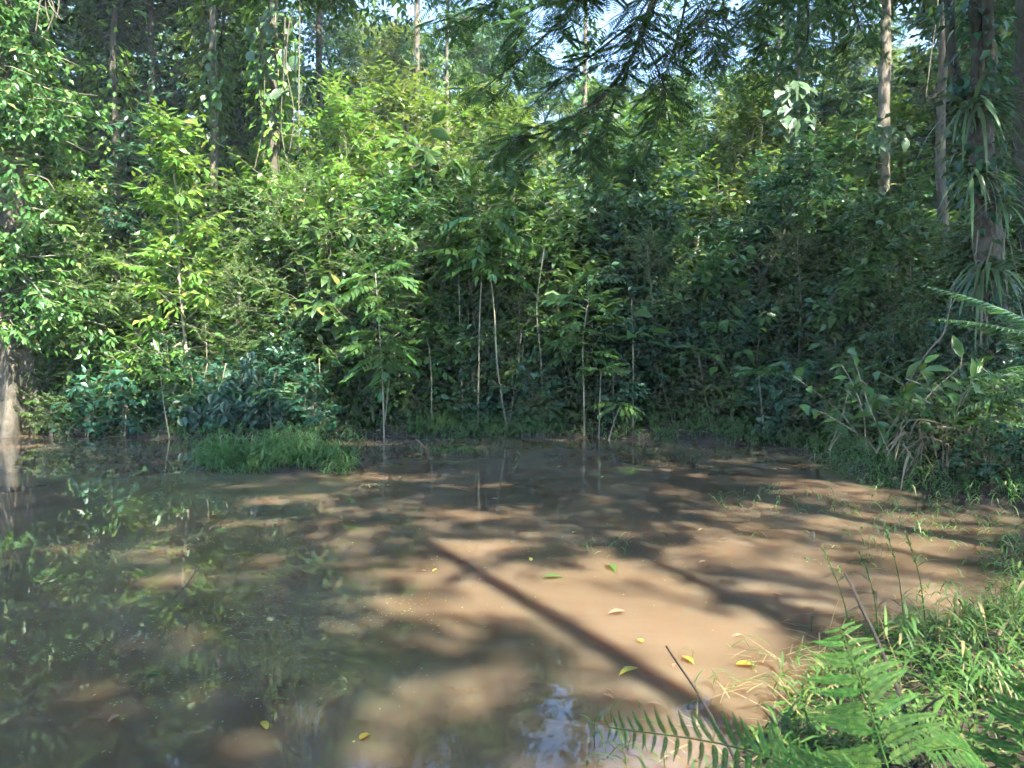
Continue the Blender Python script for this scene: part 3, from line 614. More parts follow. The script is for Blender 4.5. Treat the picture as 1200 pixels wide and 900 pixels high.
# ------------------------------------------------------------------ feathery tree with branches over the water
base = Vector((6.9, 6.4, 0)); base.z = hz(base.x, base.y)
t = thing('feathery_tree', base, 'feathery-leaved tree whose dark drooping branches hang over the water', 'tree')
tubeobj('trunk', rs([(0, 0, -.2), (-.1, .1, 3), (-.4, .3, 6), (-1.0, .8, 8.5), (-2.0, 1.4, 10)], 16), np.linspace(.2, .1, 16), 'bark_dark', t, 10)
limb0 = [(-1.0, .8, 8.5), (-3.4, 2.3, 8.6), tuple(at(800, -110, 9.3) - base)]
tubeobj('limb', rs(limb0, 12), np.linspace(.09, .045, 12), 'bark_dark', t, 8)
wd = MB(); pos = []; dirs = []
BR = [([(800,-110,9.3),(760,-60,8.6),(690,-25,8.2),(610,20,8.0)],.026),([(830,-110,9.4),(800,-50,8.8),(760,0,8.5),(735,45,8.4)],.026),([(880,-120,9.6),(870,-60,9.0),(840,0,8.8),(815,35,8.7)],.026),([(920,-120,9.8),(905,-50,9.2),(900,0,9.1),(860,40,9)],.026),([(800,-110,9.3),(680,-80,8.8),(600,-60,8.6),(530,-30,8.5)],.026),([(800,-110,9.3),(765,10,9.2),(722,95,9.0),(650,150,8.8),(590,165,8.7)],.04), ([(795,-100,9.3),(750,40,9.3),(715,130,9.4),(690,180,9.4)],.03), ([(800,-110,9.3),(700,-20,9),(630,50,8.8),(560,110,8.6)],.032),
      ([(820,-110,9.4),(800,20,9.6),(775,100,9.7)],.028), ([(860,-120,9.6),(850,-10,9.8),(830,60,9.9)],.028), ([(730,-120,9.2),(650,-50,9),(590,-5,8.9),(540,25,8.8)],.028),
      ([(900,-120,9.8),(940,-20,10),(945,50,10.1),(905,95,10.2)],.028), ([(940,-120,9.8),(990,-20,10.2),(1010,40,10.3)],.028), ([(765,10,9.2),(700,60,9.0),(660,90,8.9)],.02), ([(722,95,9.0),(690,130,8.8),(650,150,8.7)],.016),
      ([(750,40,9.3),(780,110,9.2),(760,160,9.2)],.016), ([(860,-120,9.6),(900,0,9.7),(890,60,9.7)],.02)]
for pts, r in BR:
    P = rs([at(*p) - base for p in pts], 16); tubeobj('branch', P, np.linspace(r, .005, 16), 'bark_dark', t, 6)
    L = np.linalg.norm(np.diff(P, axis=0), axis=1).sum(); n = int(L * 9.5)
    p, d = onpoly(P, np.sort(G.uniform(.25, 1, n))); sd = nrm(np.cross(d, UP)) * np.where(np.arange(n) % 2, 1, -1)[:, None]
    td = nrm(d * .6 + sd * .9 + G.normal(0, .25, (n, 3)) - UP * .1); tl = G.uniform(.25, .7, n)
    wd.tubes(np.stack([p, p + td * tl[:, None] * .5 + [0, 0, .02], p + td * tl[:, None] - [0, 0, .03]], 1), np.full((n, 3), .005), 3, cap=False)
    for f in (.3, .55, .8, 1):
        pos.append(p + td * (tl * f)[:, None]); s2 = nrm(np.cross(td, UP)) * G.choice([-1, 1], n)[:, None]
        dirs.append(nrm(td * .6 + s2 * (.8 if f < 1 else .1) - UP * .15 + G.normal(0, .15, (n, 3))))
pos = np.concatenate(pos); dirs = np.concatenate(dirs); lf = MB(); n = len(pos); LL = .27 * G.uniform(.7, 1.2, n); NN = nrm(UP + G.normal(0, .22, (n, 3)))
S = nrm(np.cross(dirs, NN))
for i in range(9):
    u = .12 + .1 * i; P = pos + dirs * (LL * u)[:, None] - UP * (LL * .12 * u * u)[:, None]; k = .55 + .55 * math.sin(math.pi * (u * .9 + .05))
    for sgn in (-1, 1): lf.leaves(P, dirs * .35 + S * sgn - UP * .12, NN, LL * .36 * k, LL * .075, 'L5')
tag(link('twigs', wd.mesh('twigs', M['bark_dark']), t), kind='stuff'); link('foliage', lf.mesh('foliage', M['feather']), t)
cr = link('crown', PR['c3'][1], t); cr.location = (-2.0, 1.4, -.5)

# ------------------------------------------------------------------ saplings on the far bank
SL = [compound(70 + i, .62, 6, .23, .40, .45) for i in range(3)] + [compound(75 + i, .5, 9, .15, .36, .3) for i in range(2)]
WL = [leafmesh('leaf_sap', .34, .14), leafmesh('leaf_sap', .30, .10), leafmesh('leaf_mid', .38, .17)]
def sapling(lb, stem, Yd, n, style, spread, size=1, r=.018, grp=None, tiers=1, low=.72):
    """stem: photo points from the foot up"""
    foot = at(*stem[0], Yd); foot.z = hz(foot.x, foot.y) - .03
    t = thing('sapling', foot, lb, 'sapling', grp)
    P = rs([Vector((0, 0, 0))] + [at(*q, Yd) - foot for q in stem[1:]], 14)
    tubeobj('stem', P, np.linspace(r, r * .45, 14), 'stem', t, 6)
    for i in range(n):
        f = 1 if tiers == 1 else low + (1 - low) * ((i % tiers) + 1) / tiers
        p = onpoly(P, np.array([min(f - G.uniform(0, .05), 1)]))[0][0]; az = i * 2.4 + G.normal(0, .25); el = .25 + G.normal(0, .2)
        if style == 'p': me, N = SL[i % 3], UP + G.normal(0, .12, 3)
        elif style == 'q': me, N = SL[3 + i % 2], UP + G.normal(0, .12, 3)
        else: me, N = WL[i % 3], UP + G.normal(0, .3, 3)
        D = np.array([math.cos(az), math.sin(az), el]); 
        if style == 'w': 
            tip = p + D * spread * G.uniform(.1, .5); b_ = tip - p
            addpart('leaf', me, t, tip, D * [1, 1, .3] - UP * .1, N, size * G.uniform(.75, 1.2))
        else: addpart('leaf', me, t, p, D, N, size * G.uniform(.75, 1.15) * spread)
    return t
sapling('pale two-stemmed sapling standing in the water edge with tiered drooping leaves', [(450,512),(449,460),(446,410),(440,320)], 16.3, 40, 'p', 1.15, 1, .024, None, 9, .5)
o = tubeobj('second_stem', rs([at(451,495,16.3), at(456,445,16.3), at(458,410,16.2)], 8), np.linspace(.014,.008,8), 'stem'); o.parent = [x for x in col.objects if x.name.startswith('sapling')][0]; o.matrix_parent_inverse = Matrix.Translation(-Vector(o.parent.location))
sapling('tall curved pale sapling stem leaning over from the bank, large leaves on top', [(594,478),(583,430),(579,360),(572,305)], 17.0, 12, 'p', 1.25, 1, .024, None, 3, .85)
sapling('straight grey sapling stem with two side twigs and leaves above', [(543,478),(540,420),(538,340),(536,290)], 17.2, 12, 'p', 1.1, 1, .022, None, 3, .8)
sapling('wavy thin sapling stem beside the lit feathery sapling', [(637,476),(634,420),(629,360),(638,290)], 17.0, 12, 'w', .9, 1, .018, None, 4, .8)
sapling('thin dark stem crossing behind the tall curved sapling', [(596,470),(607,430),(611,390)], 17.1, 5, 'w', .5, .9, .015)
sapling('sunlit sapling with spreading tiers of feathery compound leaves', [(685,506),(684,450),(683,400),(690,350)], 16.4, 26, 'q', 1.55, 1, .02, None, 6, .5)
sapling('short sapling with flat horizontal leaves above bare stem at the water edge', [(702,516),(703,470),(704,434)], 16.0, 9, 'q', 1.15, 1, .016)
sapling('leaning short sapling with drooping yellowing leaves', [(712,517),(721,490),(728,476)], 15.9, 7, 'p', .95, .9, .016)
sapling('umbrella-topped sapling with kinked stem on the grassy bank', [(834,494),(824,450),(818,412)], 16.3, 11, 'q', 1.2, 1, .018)
sapling('thin sapling stem foot in the water with a flat leaf tuft', [(897,524),(893,480),(889,436)], 14.9, 9, 'q', 1.05, 1, .016)
sapling('kinked bare sapling with a small leaf tuft on the right of the bank', [(957,514),(956,478),(948,458)], 15.0, 7, 'q', .85, .9, .017)
sapling('leaning bare stick-like sapling near the buttressed tree', [(199,516),(193,480),(188,440)], 16.2, 6, 'w', .5, 1, .016)
sapling('thin upright sapling behind the grassy islet', [(376,500),(375,450),(374,420)], 16.8, 8, 'w', .6, 1, .015)
sapling('slim sapling stem beside the umbrella-topped sapling', [(845,472),(845,430),(842,400)], 17.0, 8, 'q', .9, 1, .014)
sapling('arching thin sapling in the dark hollow of the thicket', [(789,478),(776,450),(768,425)], 16.9, 8, 'w', .6, 1, .014)
sapling('bright-leaved sapling in front of the heart-leaved vine', [(318,502),(316,475),(315,460)], 16.3, 8, 'w', .55, 1.15, .014)
sapling('tall large-leaved sapling in the middle of the thicket with layered leaves', [(560,470),(562,380),(565,300),(562,250)], 16.9, 22, 'p', 1.4, 1, .022, None, 6, .6)
sapling('sapling with broad glossy whorled leaves, darkest in the thicket', [(742,480),(742,420),(740,350)], 16.6, 24, 'w', .9, 1.5, .022, None, 5, .6)
sapling('sapling with small glossy bluish leaves between the curved and two-stemmed saplings', [(506,478),(505,430),(500,395)], 16.8, 16, 'w', .8, .9, .014, None, 4, .6)
for px, y0, y1, Yd in [(330,470,390,17.6),(240,470,380,17.8),(192,470,395,18),(655,480,400,17.5),(770,470,390,17.3),(720,490,420,16.8),(860,480,420,16.9),(805,480,430,16.8),(520,480,400,17.6),(613,470,370,17.4),(470,470,400,17.6),(670,470,420,17.3),(925,490,430,15.8)]:
    sapling('plain thin bare-stemmed sapling in the shade of the thicket', [(px, y0), (px + G.uniform(-6, 6), (y0 + y1) / 2), (px + G.uniform(-8, 8), y1)], Yd, 9, 'w', .6, 1, .014, 'plain thin saplings', 3, .75)

# ------------------------------------------------------------------ heart-leaved vine mound on the far bank
p = at(285, 505, 16.7); p.z = hz(p.x, p.y); t = thing('heart_leaved_vine', p, 'mound of glossy heart-shaped leaves on the bank behind the grassy islet', 'vine')
hm = [leafmesh('leaf_heart', .19 * k, .18 * k, 'HEART') for k in (1, .85, 1.15)]
for k in range(5): tubeobj('stem', rs([(-1.0 + .45 * k, .1, 0), (-.9 + .42 * k, -.05, .7), (-.8 + .4 * k, .1, 1.4)], 8), np.full(8, .012), 'stem', t, 5)
for i in range(210):
    u, v_ = G.uniform(-1, 1), G.uniform(0, 1); hgt = 1.55 * (1 - .45 * u * u) * (.7 + .3 * math.sin(4 * u + 1.2)) + G.normal(0, .12)
    q = (u * 1.08, -.35 * math.sqrt(1 - v_ * v_ * .9) + G.normal(0, .2), .06 + v_ * hgt)
    addpart('leaf', hm[i % 3], t, q, (G.normal(0, .6), -.55 + G.normal(0, .3), -.6 + G.normal(0, .35)), (G.normal(0, .5), -.7 + G.normal(0, .4), .9), G.uniform(.6, 1.25))

# ------------------------------------------------------------------ broad-leaved plant, dead leaves and palm on the right bank
bl = [leafmesh('leaf_sap', .27, .12), leafmesh('leaf_sap', .24, .13), leafmesh('leaf_mid', .3, .12)]
for px_, py_, Y_, ns, lb in [(1100, 548, 10.3, 18, 'sprawling shrub with broad shiny leaves on the right bank above dead leaves'), (1165, 535, 9.9, 16, 'broad-leaved shrub crowding the foot of the forked trunk'), (1035, 530, 11.6, 14, 'smaller broad-leaved shrub in deep shade at the right water edge')]:
    p = at(px_, py_, Y_); p.z = hz(p.x, p.y); t = thing('broad_leaved_shrub', p, lb, 'shrub')
    for k in range(ns):
        az = G.uniform(-3.6, .5); H_ = G.uniform(.7, 1.75); st = curve((G.uniform(-.7, .8), G.uniform(-.2, .5), -.05), (.55 * math.cos(az), .35 * math.sin(az), 1), H_, 8, (.3 * math.cos(az), .2 * math.sin(az), -.3), G, .1)
        tubeobj('stem', st, np.linspace(.013, .006, 8), 'stem', t, 5)
        pp, dd = onpoly(st, np.linspace(.3, 1, 9))
        for i in range(9):
            sg = 1 if i % 2 else -1; s_ = nrm(np.cross(dd[i], UP) + G.normal(0, .3, 3))
            addpart('leaf', bl[i % 3], t, pp[i], dd[i] * .35 + s_ * sg - UP * .25 + np.array([0, -.25, 0]), UP + G.normal(0, .35, 3) + np.array([0, -.35, 0]), G.uniform(.7, 1.2))
o = tubeobj('fallen_twig', rs([at(1058,458,10.4), at(1085,415,10.2), at(1105,392,10.2), at(1112,365,10.3), at(1118,330,10.5)], 12) - np.array(at(1058,458,10.4)), np.linspace(.014,.009,12), 'bark_pale', None, 6)
o.location = at(1058,458,10.4); tag(o, 'bare pale twig arching out of the broad-leaved shrub', 'twig')
dm = []
for k in range(4):
    b = MB(); b.blades([(0, 0, 0)], [(1, .1 * k - .15, .1)], .34, .032, .7 + .35 * k, 6, (.5, 1, 1, .85, .6, .4)); dm.append(b.mesh('leaf', M['dead']))
p = at(1158, 560, 9.4); p.z = hz(p.x, p.y); t = thing('dead_leaf_clump', p, 'heap of hanging dry straw-brown strap leaves at the right water edge', 'plant')
b = MB(); b.tubes(np.array([(0, .45, -.2), (0, .45, .1), (.05, .45, .22)]), np.array([.2, .16, .06]), 9); link('root_ball', b.mesh('root_ball', M['bark_dark']), t)
for i in range(120):
    az = G.uniform(-3.4, .3); zz = G.uniform(.0, .42)
    addpart('leaf', dm[i % 4], t, (G.uniform(-.95, .8), .2 + zz * .4 + G.normal(0, .08), zz + .05), (math.cos(az) * .8 + G.normal(0, .4), -.5 + G.normal(0, .3), -.1 + G.normal(0, .5)), UP + G.normal(0, .3, 3), G.uniform(.5, 1.05))
pf = [pinnate_blade(90 + k, 1.9, 34, .34, .030, .35, mat='feather', tube=.012) for k in range(2)]
p = Vector((6.3, 8.2, 0)); p.z = hz(p.x, p.y); t = thing('palm', p, 'small palm with arching feather fronds leaning in over the right bank', 'palm')
tubeobj('stem', rs([(0, 0, -.1), (.02, 0, .5), (0, 0, 1.0)], 8), np.linspace(.09, .06, 8), 'bark_dark', t, 9)
for i, (dx, dy, dz, s) in enumerate([(-1, -.1, .75, 1), (-1, -.35, .35, .95), (-.9, .25, 1.1, 1), (-.55, -.8, .6, 1), (.3, -1, .6, 1), (.8, .2, .8, 1), (-.2, .8, .9, 1), (-1, .1, .05, .8), (.7, -.7, .7, 1)]):
    addpart('frond', pf[i % 2], t, (0, 0, .98), (dx, dy, dz), UP, s)

# ------------------------------------------------------------------ grass
def grass_clumps(seed, xy, hmin, hmax, per, bl, bw, droop=(.3, 1.0), lean=.35, zoff=0, grow=False):
    """leafy grass stems: every stem carries a few arching blades"""
    rng = np.random.default_rng(seed); b = MB(); n = len(xy)
    z = height(xy[:, 0], xy[:, 1]); P0 = np.column_stack([xy, np.maximum(z, -.06) - .01 + zoff])
    Hh = rng.uniform(hmin, hmax, n) * (np.clip(.45 + sdist(xy[:, 0], xy[:, 1]) * .55, .4, 1) if grow else 1) * (.45 + .75 * (.5 + .5 * np.sin(5.1 * xy[:, 0] + 2 * np.sin(3.7 * xy[:, 1]))) ** 1.0); az = rng.uniform(0, 6.28, n); ln = rng.uniform(0, lean, n)
    D0 = nrm(np.column_stack([np.cos(az) * ln, np.sin(az) * ln, np.ones(n)])); D1 = nrm(D0 + np.column_stack([np.cos(az), np.sin(az), 0 * az]) * (ln * .8)[:, None])
    m1 = P0 + D0 * (Hh * .5)[:, None]; e1 = m1 + D1 * (Hh * .5)[:, None]
    b.tubes(np.stack([P0, m1, e1], 1), np.stack([np.full(n, bw * .22), np.full(n, bw * .18), np.full(n, bw * .08)], 1), 3, cap=False)
    for k in range(per):
        f = (k + rng.uniform(.2, 1, n)) / per
        p = np.where((f < .5)[:, None], P0 + (m1 - P0) * (f * 2)[:, None], m1 + (e1 - m1) * (f * 2 - 1)[:, None])
        a2 = az + 3.14 * (k % 2) + rng.normal(0, .9, n); el = rng.uniform(.3, 1.4, n)
        D = np.column_stack([np.cos(a2), np.sin(a2), el]); Lb = bl * rng.uniform(.55, 1.25, n)
        b.blades(p, D, Lb, bw * rng.uniform(.7, 1.2, n), rng.uniform(*droop, n), 4, (.6, 1, .9, .55))
    return b
def scatter(seed, n, fx, fy, test):
    rng = np.random.default_rng(seed); xy = np.column_stack([rng.uniform(*fx, n), rng.uniform(*fy, n)]); return xy[test(xy[:, 0], xy[:, 1], rng)]
sd_near = lambda x, y, r: (sdist(x, y) > -.05 + r.exponential(.0, len(x))) & (x > .55) & (y < 7.6) & (y > 2.7 - .25 * r.uniform(0, 1, len(x)))
xy = scatter(1, 5600, (.5, 7.5), (1.6, 7.6), sd_near)
tag(link('grass', grass_clumps(2, xy, .08, .50, 6, .22, .012, (.3, 1.2), .6, grow=True).mesh('grass', M['grass'])), 'lush sunlit leafy grass covering the near right bank', 'grass', kind='stuff')
edge = lambda x, y, r: (lambda d: (d > -.75) & (d <= .1) & (r.uniform(0, 1, len(x)) < np.exp(d / .33) * (.4 + .6 * (np.sin(5 * x + 2 * y) > 0))))(sdist(x, y))
xy = scatter(3, 3600, (.2, 5.6), (2.4, 7.2), edge)
tag(link('grass', grass_clumps(4, xy, .06, .22, 4, .16, .011, (.4, 1.2), .9).mesh('grass', M['grass'])), 'sparse grass stems standing in shallow water off the near bank', 'grass', kind='stuff')
isl = lambda x, y, r: ((x + 3.55) / 1.28) ** 2 + ((y - 11.9) / .8) ** 2 + r.uniform(-.3, .5, len(x)) + .35 * np.sin(4 * x + 3 * y) < 1.0
xy = scatter(5, 2300, (-5, -2), (10.9, 12.9), isl)
tag(link('grass', grass_clumps(6, xy, .14, .55, 5, .26, .017, (.3, 1.2), .7).mesh('grass', M['grass_far'])), 'bright green grass islet standing in the pond', 'grass', kind='stuff')
isl2 = lambda x, y, r: ((x + .95) / .42) ** 2 + ((y - 13.3) / .3) ** 2 + r.uniform(-.15, .5, len(x)) < 1.0
xy = scatter(7, 260, (-1.5, -.3), (12.9, 13.7), isl2)
tag(link('grass', grass_clumps(8, xy, .06, .2, 4, .18, .015, (.4, 1.2), .9).mesh('grass', M['grass_far'])), 'small sparse tuft of grass in the water beyond the islet', 'grass', kind='stuff')
far = lambda x, y, r: (lambda d: (d > -.12) & (d < 1.3) & (r.uniform(0, 1, len(x)) < (.15 + .85 * (np.sin(1.1 * x + 2.1) + .6 * np.sin(2.7 * x) > -.2)) * (.45 + .55 * (x > -4.5)) + .08))(sdist(x, y))
xy = scatter(9, 15000, (-11, 6.6), (13.2, 18.2), far)
tag(link('grass', grass_clumps(10, xy, .14, .50, 5, .24, .018, (.3, 1.1), .5).mesh('grass', M['grass_far'])), 'low green grass fringe along the far bank', 'grass', kind='stuff')
rb = lambda x, y, r: (lambda d: (d > -.5) & (d < .5) & (r.uniform(0, 1, len(x)) < np.where(d < 0, .35 * np.exp(d / .25), .5)) )(sdist(x, y))
xy = scatter(11, 6500, (4.2, 7), (6.2, 13), rb)
tag(link('grass', grass_clumps(12, xy, .10, .40, 5, .2, .014, (.4, 1.2), .7).mesh('grass', M['grass_far'])), 'thin grass along the foot of the right bank', 'grass', kind='stuff')
rng_ = np.random.default_rng(33); xy = scatter(13, 1700, (.7, 3.4), (2.5, 5.6), lambda x, y, r: (lambda d: (d > -.42) & (d < .45) & (r.uniform(0, 1, len(x)) < .55))(sdist(x, y)))
b = MB(); n = len(xy); az = rng_.uniform(0, 6.28, n); b.blades(np.column_stack([xy, np.maximum(height(xy[:, 0], xy[:, 1]), 0) + rng_.uniform(.01, .07, n)]), np.column_stack([np.cos(az), np.sin(az), rng_.normal(.12, .2, n)]), rng_.uniform(.12, .34, n), rng_.uniform(.004, .009, n), .15, 4, (.8, 1, .9, .6))
tag(link('straw', b.mesh('straw', M['straw'])), 'pale dry straw lying flat at the edge of the near bank', 'straw', kind='stuff')
pts = []
rq = np.random.default_rng(40)
for (cx, cy), n_, r_ in [((868,592),7,.18),((905,578),9,.25),((940,600),6,.2),((1000,592),10,.3),((1040,598),12,.35),((1075,612),14,.4),((1010,632),8,.25),((975,655),8,.2),((1105,622),16,.4),((1140,612),16,.4),((1130,645),26,.45),((1180,640),34,.5),((1185,615),22,.4),((850,630),4,.15),((720,640),3,.12),((700,650),3,.15),((215,565),6,.3),((170,590),5,.3),((620,545),5,.3)]:
    d_ = at(cx, cy, 1.0) - Vector((0, 0, CAM_Z)); k_ = -CAM_Z / d_.z
    pts.append(np.column_stack([d_.x * k_ + rq.normal(0, r_, n_), k_ + rq.normal(0, r_, n_)]))
tag(link('grass', grass_clumps(14, np.concatenate(pts), .10, .34, 4, .20, .012, (.5, 1.4), 1.0).mesh('grass', M['grass_far'])), 'thin scattered water grass sprigs off the right bank', 'grass', kind='stuff')
# single flowering grass stalks
for px, py, Yd, top, lb in [(1085,790,4.3,(1062,625),'tallest flowering grass stalk with a beaded seed head on the near bank'),(1060,790,4.5,(1038,620),'flowering grass stalk with a narrow seed head next to the tallest one'),
                            (1000,800,4.2,(964,642),'leaning grass stalk with a thin seed spike beside the dark stick'),(1030,800,4.2,(1008,648),'thin upright grass stalk between the dark stick and the seed heads')]:
    p = at(px, py, Yd); p.z = hz(p.x, p.y); q = at(*top, Yd) - p
    t = thing('grass_stalk', p, lb, 'grass'); P = rs([(0, 0, -.02), tuple(q * .5 + Vector((.02, 0, .02))), tuple(q)], 12)
    tubeobj('stem', P, np.linspace(.004, .002, 12), 'grass', t, 5)
    b = MB(); pp, dd = onpoly(P, np.linspace(.66, 1, 34)); b.leaves(pp, nrm(dd + G.normal(0, .5, (34, 3))), G.normal(0, 1, (34, 3)), .022, .009); link('seed_head', b.mesh('seed_head', M['grass']), t)
    b = MB(); pp, dd = onpoly(P, np.array([.2, .35, .5, .62])); az = G.uniform(0, 6.28, 4); b.blades(pp, np.column_stack([np.cos(az), np.sin(az), np.full(4, .8)]), .3, .014, .7, 6, (.6, 1, 1, .9, .6, .4))
    link('blade', b.mesh('blade', M['grass']), t)

# ------------------------------------------------------------------ near ferns: frond > pinna
pinna = [pinnate_blade(100 + k, .20, 22, .026, .0125, .10, mat='fern', tube=.0018, vdroop=.1) for k in range(3)]
def fern_frond(parent, P0, tip, sag, n=15, width=1.0, up=UP, start=.2):
    P = rs([P0, tuple((np.array(P0) + np.array(tip)) * .5 + np.array([0, 0, sag])), tip], 16)
    rc = tubeobj('frond', P, np.linspace(.004, .0015, 16), 'fern', parent, 5)
    ts = np.linspace(start, .99, n); p, d = onpoly(P, ts)
    for i in range(n):
        k = width * (1.05 - .8 * ((ts[i] - start) / (1 - start)) ** 1.5); s_ = nrm(np.cross(d[i], np.array(up)))
        for sg in (-1, 1): addpart('pinna', pinna[(i + (sg > 0)) % 3], rc, p[i], d[i] * (.35 + G.normal(0, .1)) + s_ * sg + np.array([0, 0, -.12 + G.normal(0, .12)]), np.array(up) + G.normal(0, .12, 3), k * G.uniform(.8, 1.08))
    return rc
p = at(1075, 960, 2.15); p.z = hz(p.x, p.y); t = thing('fern', p, 'lacy green fern with long fronds reaching over the near water', 'fern')
o3 = lambda px, py, Yd: tuple(at(px, py, Yd) - p)
fern_frond(t, (0, 0, 0), o3(712, 852, 1.75), .10, 26, .60, (.1, -.8, .8), .22)
fern_frond(t, (0, .02, 0), o3(985, 735, 2.5), .03, 12, 1.1, (-.3, -.9, .7), .35)
fern_frond(t, (0, .0, 0), o3(905, 905, 1.6), .12, 14, .6, (.1, -.5, 1), .3)
p = at(1195, 905, 2.2); p.z = hz(p.x, p.y); t = thing('fern', p, 'darker lacy fern at the corner of the near bank below the brown stake', 'fern')
fern_frond(t, (0, 0, 0), o3(1085, 880, 2.0), .12, 14, .8, (0, -.4, 1), .2); fern_frond(t, (0, 0, 0), o3(1215, 800, 2.3), .08, 14, .9, (-.3, -.6, 1), .25)

# ------------------------------------------------------------------ sticks and stakes
def stick(name, pts, r0, r1, mt, lb, cat='stick', branches=()):
    p = at(*pts[0]); P = rs([at(*q) - p for q in pts], 12); n = 12
    if branches:
        t = thing(name, p, lb, cat); tubeobj('stem', P + G.normal(0, r0 * .25, P.shape), np.linspace(r0, r1, n), mt, t, 8)
        for br in branches: tubeobj('side_twig', rs([at(*q) - p for q in br], 8), np.linspace(r0 * .6, r1 * .6, 8), mt, t, 6)
    else:
        o = tubeobj(name, P + G.normal(0, r0 * .25, P.shape), np.linspace(r0, r1, n), mt, None, 8); o.location = p; tag(o, lb, cat)
stick('dead_stick', [(1088,915,2.6),(1068,850,2.8),(1030,755,3.2),(990,672,3.5)], .011, .006, 'stick', 'long dark leaning stick with a forked foot in the near grass', 'stick', [[(1070,852,2.8),(1085,830,2.75),(1105,815,2.7)],[(1078,880,2.7),(1060,870,2.6),(1050,880,2.55)]])
stick('dead_stick', [(875,915,2.6),(845,860,2.7),(812,805,2.85),(781,757,3.0)], .006, .003, 'stick', 'thin dark stick leaning out over the water past the fern tip')
stick('stake', [(1168,830,3.6),(1170,800,3.6),(1172,737,3.6)], .020, .017, 'stake', 'short red-brown upright stake in the near grass')
stick('dead_stick', [(638,563,12.2),(648,552,12.2),(660,542,12.3)], .018, .008, 'stick', 'small dark stick poking out of the water at the middle of the pond')
stick('dead_stick', [(504,532,13.4),(495,522,13.4),(487,514,13.5)], .016, .008, 'stake', 'thin pale stick leaning in the water by the small grass tuft')
stick('stake', [(196,580,11.0),(196,568,11.0),(195,556,11.0)], .022, .018, 'bark_pale', 'pale broken stub sticking out of the water beyond the left shallows')
stick('stake', [(203,583,10.8),(202,572,10.8),(200,558,10.9)], .016, .012, 'bark_pale', 'thinner pale stub leaning on the broken stub in the water')
stick('stake', [(953,638,6.9),(953,630,6.9),(953,622,6.9)], .014, .012, 'bark_pale', 'short whitish stub in the water off the right bank')
stick('dead_stick', [(205,700,5.0),(222,680,5.3),(232,664,5.5)], .006, .003, 'stake', 'thin floating twig lying in the left shallows')
stick('dead_stick', [(1060,560,9.6),(1076,530,9.7),(1084,505,9.8)], .02, .012, 'bark_pale', 'pale leaning stick in the dead leaves at the right water edge')

# ------------------------------------------------------------------ floating leaves, sprigs and litter
fl = [leafmesh('yellow', .12, .055), leafmesh('yellow', .10, .05), leafmesh('litter', .11, .05), leafmesh('grass', .14, .045)]
def wat(px, py):
    d = at(px, py, 1.0) - Vector((0, 0, CAM_Z)); k = -CAM_Z / d.z; return Vector((d.x * k, k, 0))
for px, py, k, s, lb in [(748,785,0,1.1,'bright yellow leaf floating beside the thin dark stick'),(862,781,1,1.2,'broad yellow leaf at the edge of the near grass'),(799,771,1,1.0,'yellow leaf floating at the tip of the fern'),(753,755,1,.7,'small yellow leaf floating behind the bright yellow leaf'),
                         (622,659,1,.7,'cream leaf tip floating alone in the sunlit water'),(635,678,3,1.3,'olive leaf floating in the sunlit middle of the pond'),(712,662,3,1.6,'long green leaf floating in the sunlit water'),(733,718,2,1.1,'brown curled leaf floating in the sunlit water'),(557,669,1,.7,'pale narrow leaf fragment floating left of the cream leaf tip')]:
    q = wat(px, py); o = link('floating_leaf', fl[k]); o.matrix_world = basis((q.x, q.y, .012), (G.normal(), G.normal() * .5, .12), UP + G.normal(0, .12, 3), s); tag(o, lb, 'leaf', 'leaves floating on the pond')
for i in range(34):
    px, py = G.uniform(60, 930), 545 + 330 * G.uniform(0, 1) ** 1.3; q = wat(px, py)
    if sdist(np.array([q.x]), np.array([q.y]))[0] > -.3: continue
    k = int(G.choice([0, 2, 2, 2, 3])); o = link('floating_leaf', fl[k]); o.matrix_world = basis((q.x, q.y, .008), (G.normal(), G.normal(), .08), UP + G.normal(0, .1, 3), G.uniform(.35, .8))
    tag(o, ['small yellow leaf scrap floating on the brown water', 'small yellow leaf scrap floating on the brown water', 'small brown leaf scrap floating on the brown water', 'small green leaf scrap floating on the brown water'][k], 'leaf', ['yellow leaf scraps on the pond', 'yellow leaf scraps on the pond', 'brown leaf scraps on the pond', 'green leaf scraps on the pond'][k])
# yellow sprig
p = wat(440, 571); t = thing('floating_sprig', p, 'sprig of yellow leaves floating in front of the two-stemmed sapling', 'sprig')
tubeobj('stem', [(-.2, 0, .02), (0, 0, .03), (.2, .03, .02)], [.005, .005, .003], 'stem', t, 5)
for i in range(10): addpart('leaf', fl[i % 2], t, (G.uniform(-.2, .2), G.normal(0, .03), .025), (G.normal(), G.normal(), .15 + (i == 0) * 2), UP + G.normal(0, .2, 3), G.uniform(.5, 1.0))
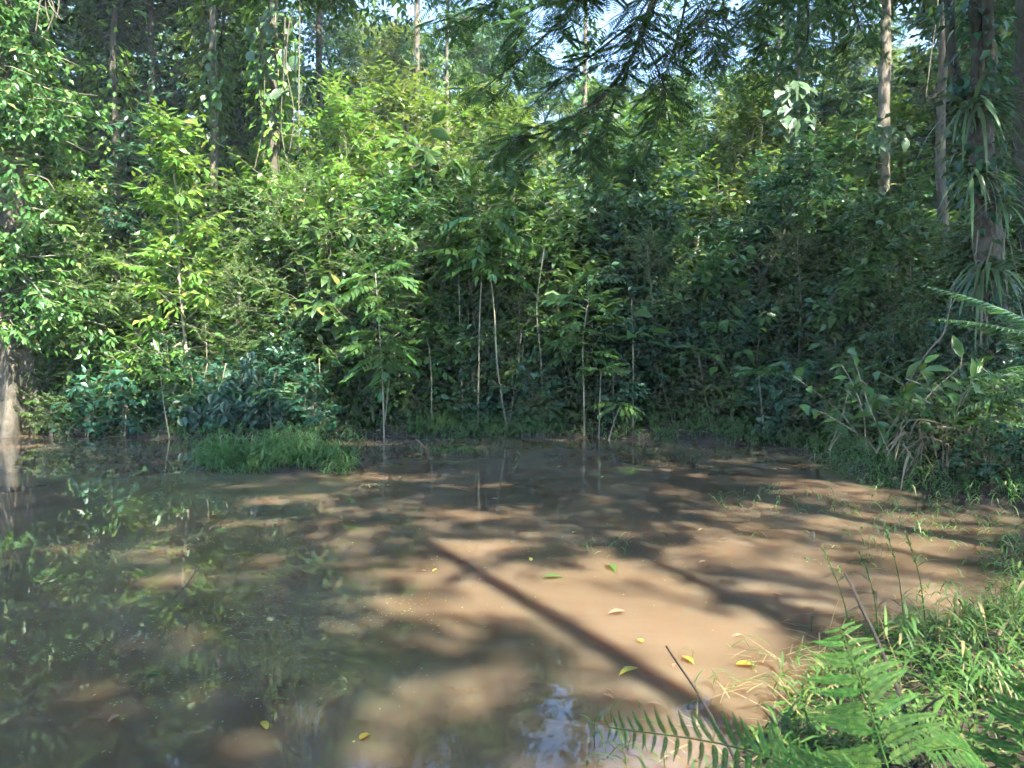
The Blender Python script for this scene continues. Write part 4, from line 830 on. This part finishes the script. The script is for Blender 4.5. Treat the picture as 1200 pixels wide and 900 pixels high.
# fine floating debris; green clusters also stand in for reflections
b = MB(); n = 6000; pts = []
cl = [(wat(*c), r) for c, r in [((120,545),1.6),((150,640),1.3),((240,800),.9),((330,640),.9),((420,720),.9),((100,760),1.0),((300,730),.9),((700,640),2.2),((880,600),1.4)]]
for i in range(n):
    if i % 9:
        c, r = cl[int(G.integers(len(cl)))]; q = (c.x + G.normal(0, r * .5) * (1 if i % 3 else .4), c.y + G.normal(0, r * .3) * (1 if i % 3 else .4))
    else: q = (G.uniform(-8, 4), G.uniform(2.6, 14))
    pts.append(q)
pts = np.array(pts); pts = pts[sdist(pts[:, 0], pts[:, 1]) < -.1]; n = len(pts); az = G.uniform(0, 6.28, n); ll = .006 + .020 * G.random(n) ** 3
b.leaves(np.column_stack([pts, np.full(n, .004)]), np.column_stack([np.cos(az), np.sin(az), np.full(n, .08)]), UP + G.normal(0, .15, (n, 3)), ll, ll * .5, 'Q4')
tag(link('debris_and_reflections', b.mesh('debris_and_reflections', M['speck'])), 'fine specks of leaf debris and imitated reflections on the pond surface', 'debris', kind='stuff')
# leaf litter on the banks
b = MB(); xy = scatter(21, 16000, (-13, 7.5), (6.5, 19.5), lambda x, y, r: (lambda d: (d > -.08) & (d < 2.2) & (r.uniform(0, 1, len(x)) < .75))(sdist(x, y)))
n = len(xy); az = G.uniform(0, 6.28, n); ll = G.uniform(.06, .16, n)
b.leaves(np.column_stack([xy, np.maximum(height(xy[:, 0], xy[:, 1]), 0) + .012]), np.column_stack([np.cos(az), np.sin(az), G.normal(.1, .25, n)]), UP + G.normal(0, .35, (n, 3)), ll, ll * .48)
tag(link('leaf_litter', b.mesh('leaf_litter', M['litter'])), 'brown leaf litter lying on the far and right banks', 'litter', kind='stuff')

# ------------------------------------------------------------------ thin haze in the forest air
m = bpy.data.materials.new('haze'); m.use_nodes = True; nt = m.node_tree; nt.nodes.clear()
o_ = nt.nodes.new('ShaderNodeOutputMaterial'); v_ = nt.nodes.new('ShaderNodeVolumePrincipled'); nt.links.new(v_.outputs[0], o_.inputs['Volume'])
v_.inputs['Color'].default_value = (.92, .96, 1, 1); v_.inputs['Density'].default_value = .0011
b = MB(); b.add([(x, y, z) for z in (-4, 40) for y in (-45, 95) for x in (-80, 80)], [(0,2,3,1),(4,5,7,6),(0,1,5,4),(1,3,7,5),(3,2,6,7),(2,0,4,6)])
tag(link('haze', b.mesh('haze', m, False)), 'thin sunlit haze in the forest air', 'haze', kind='stuff')
scn.cycles.volume_bounces = 0
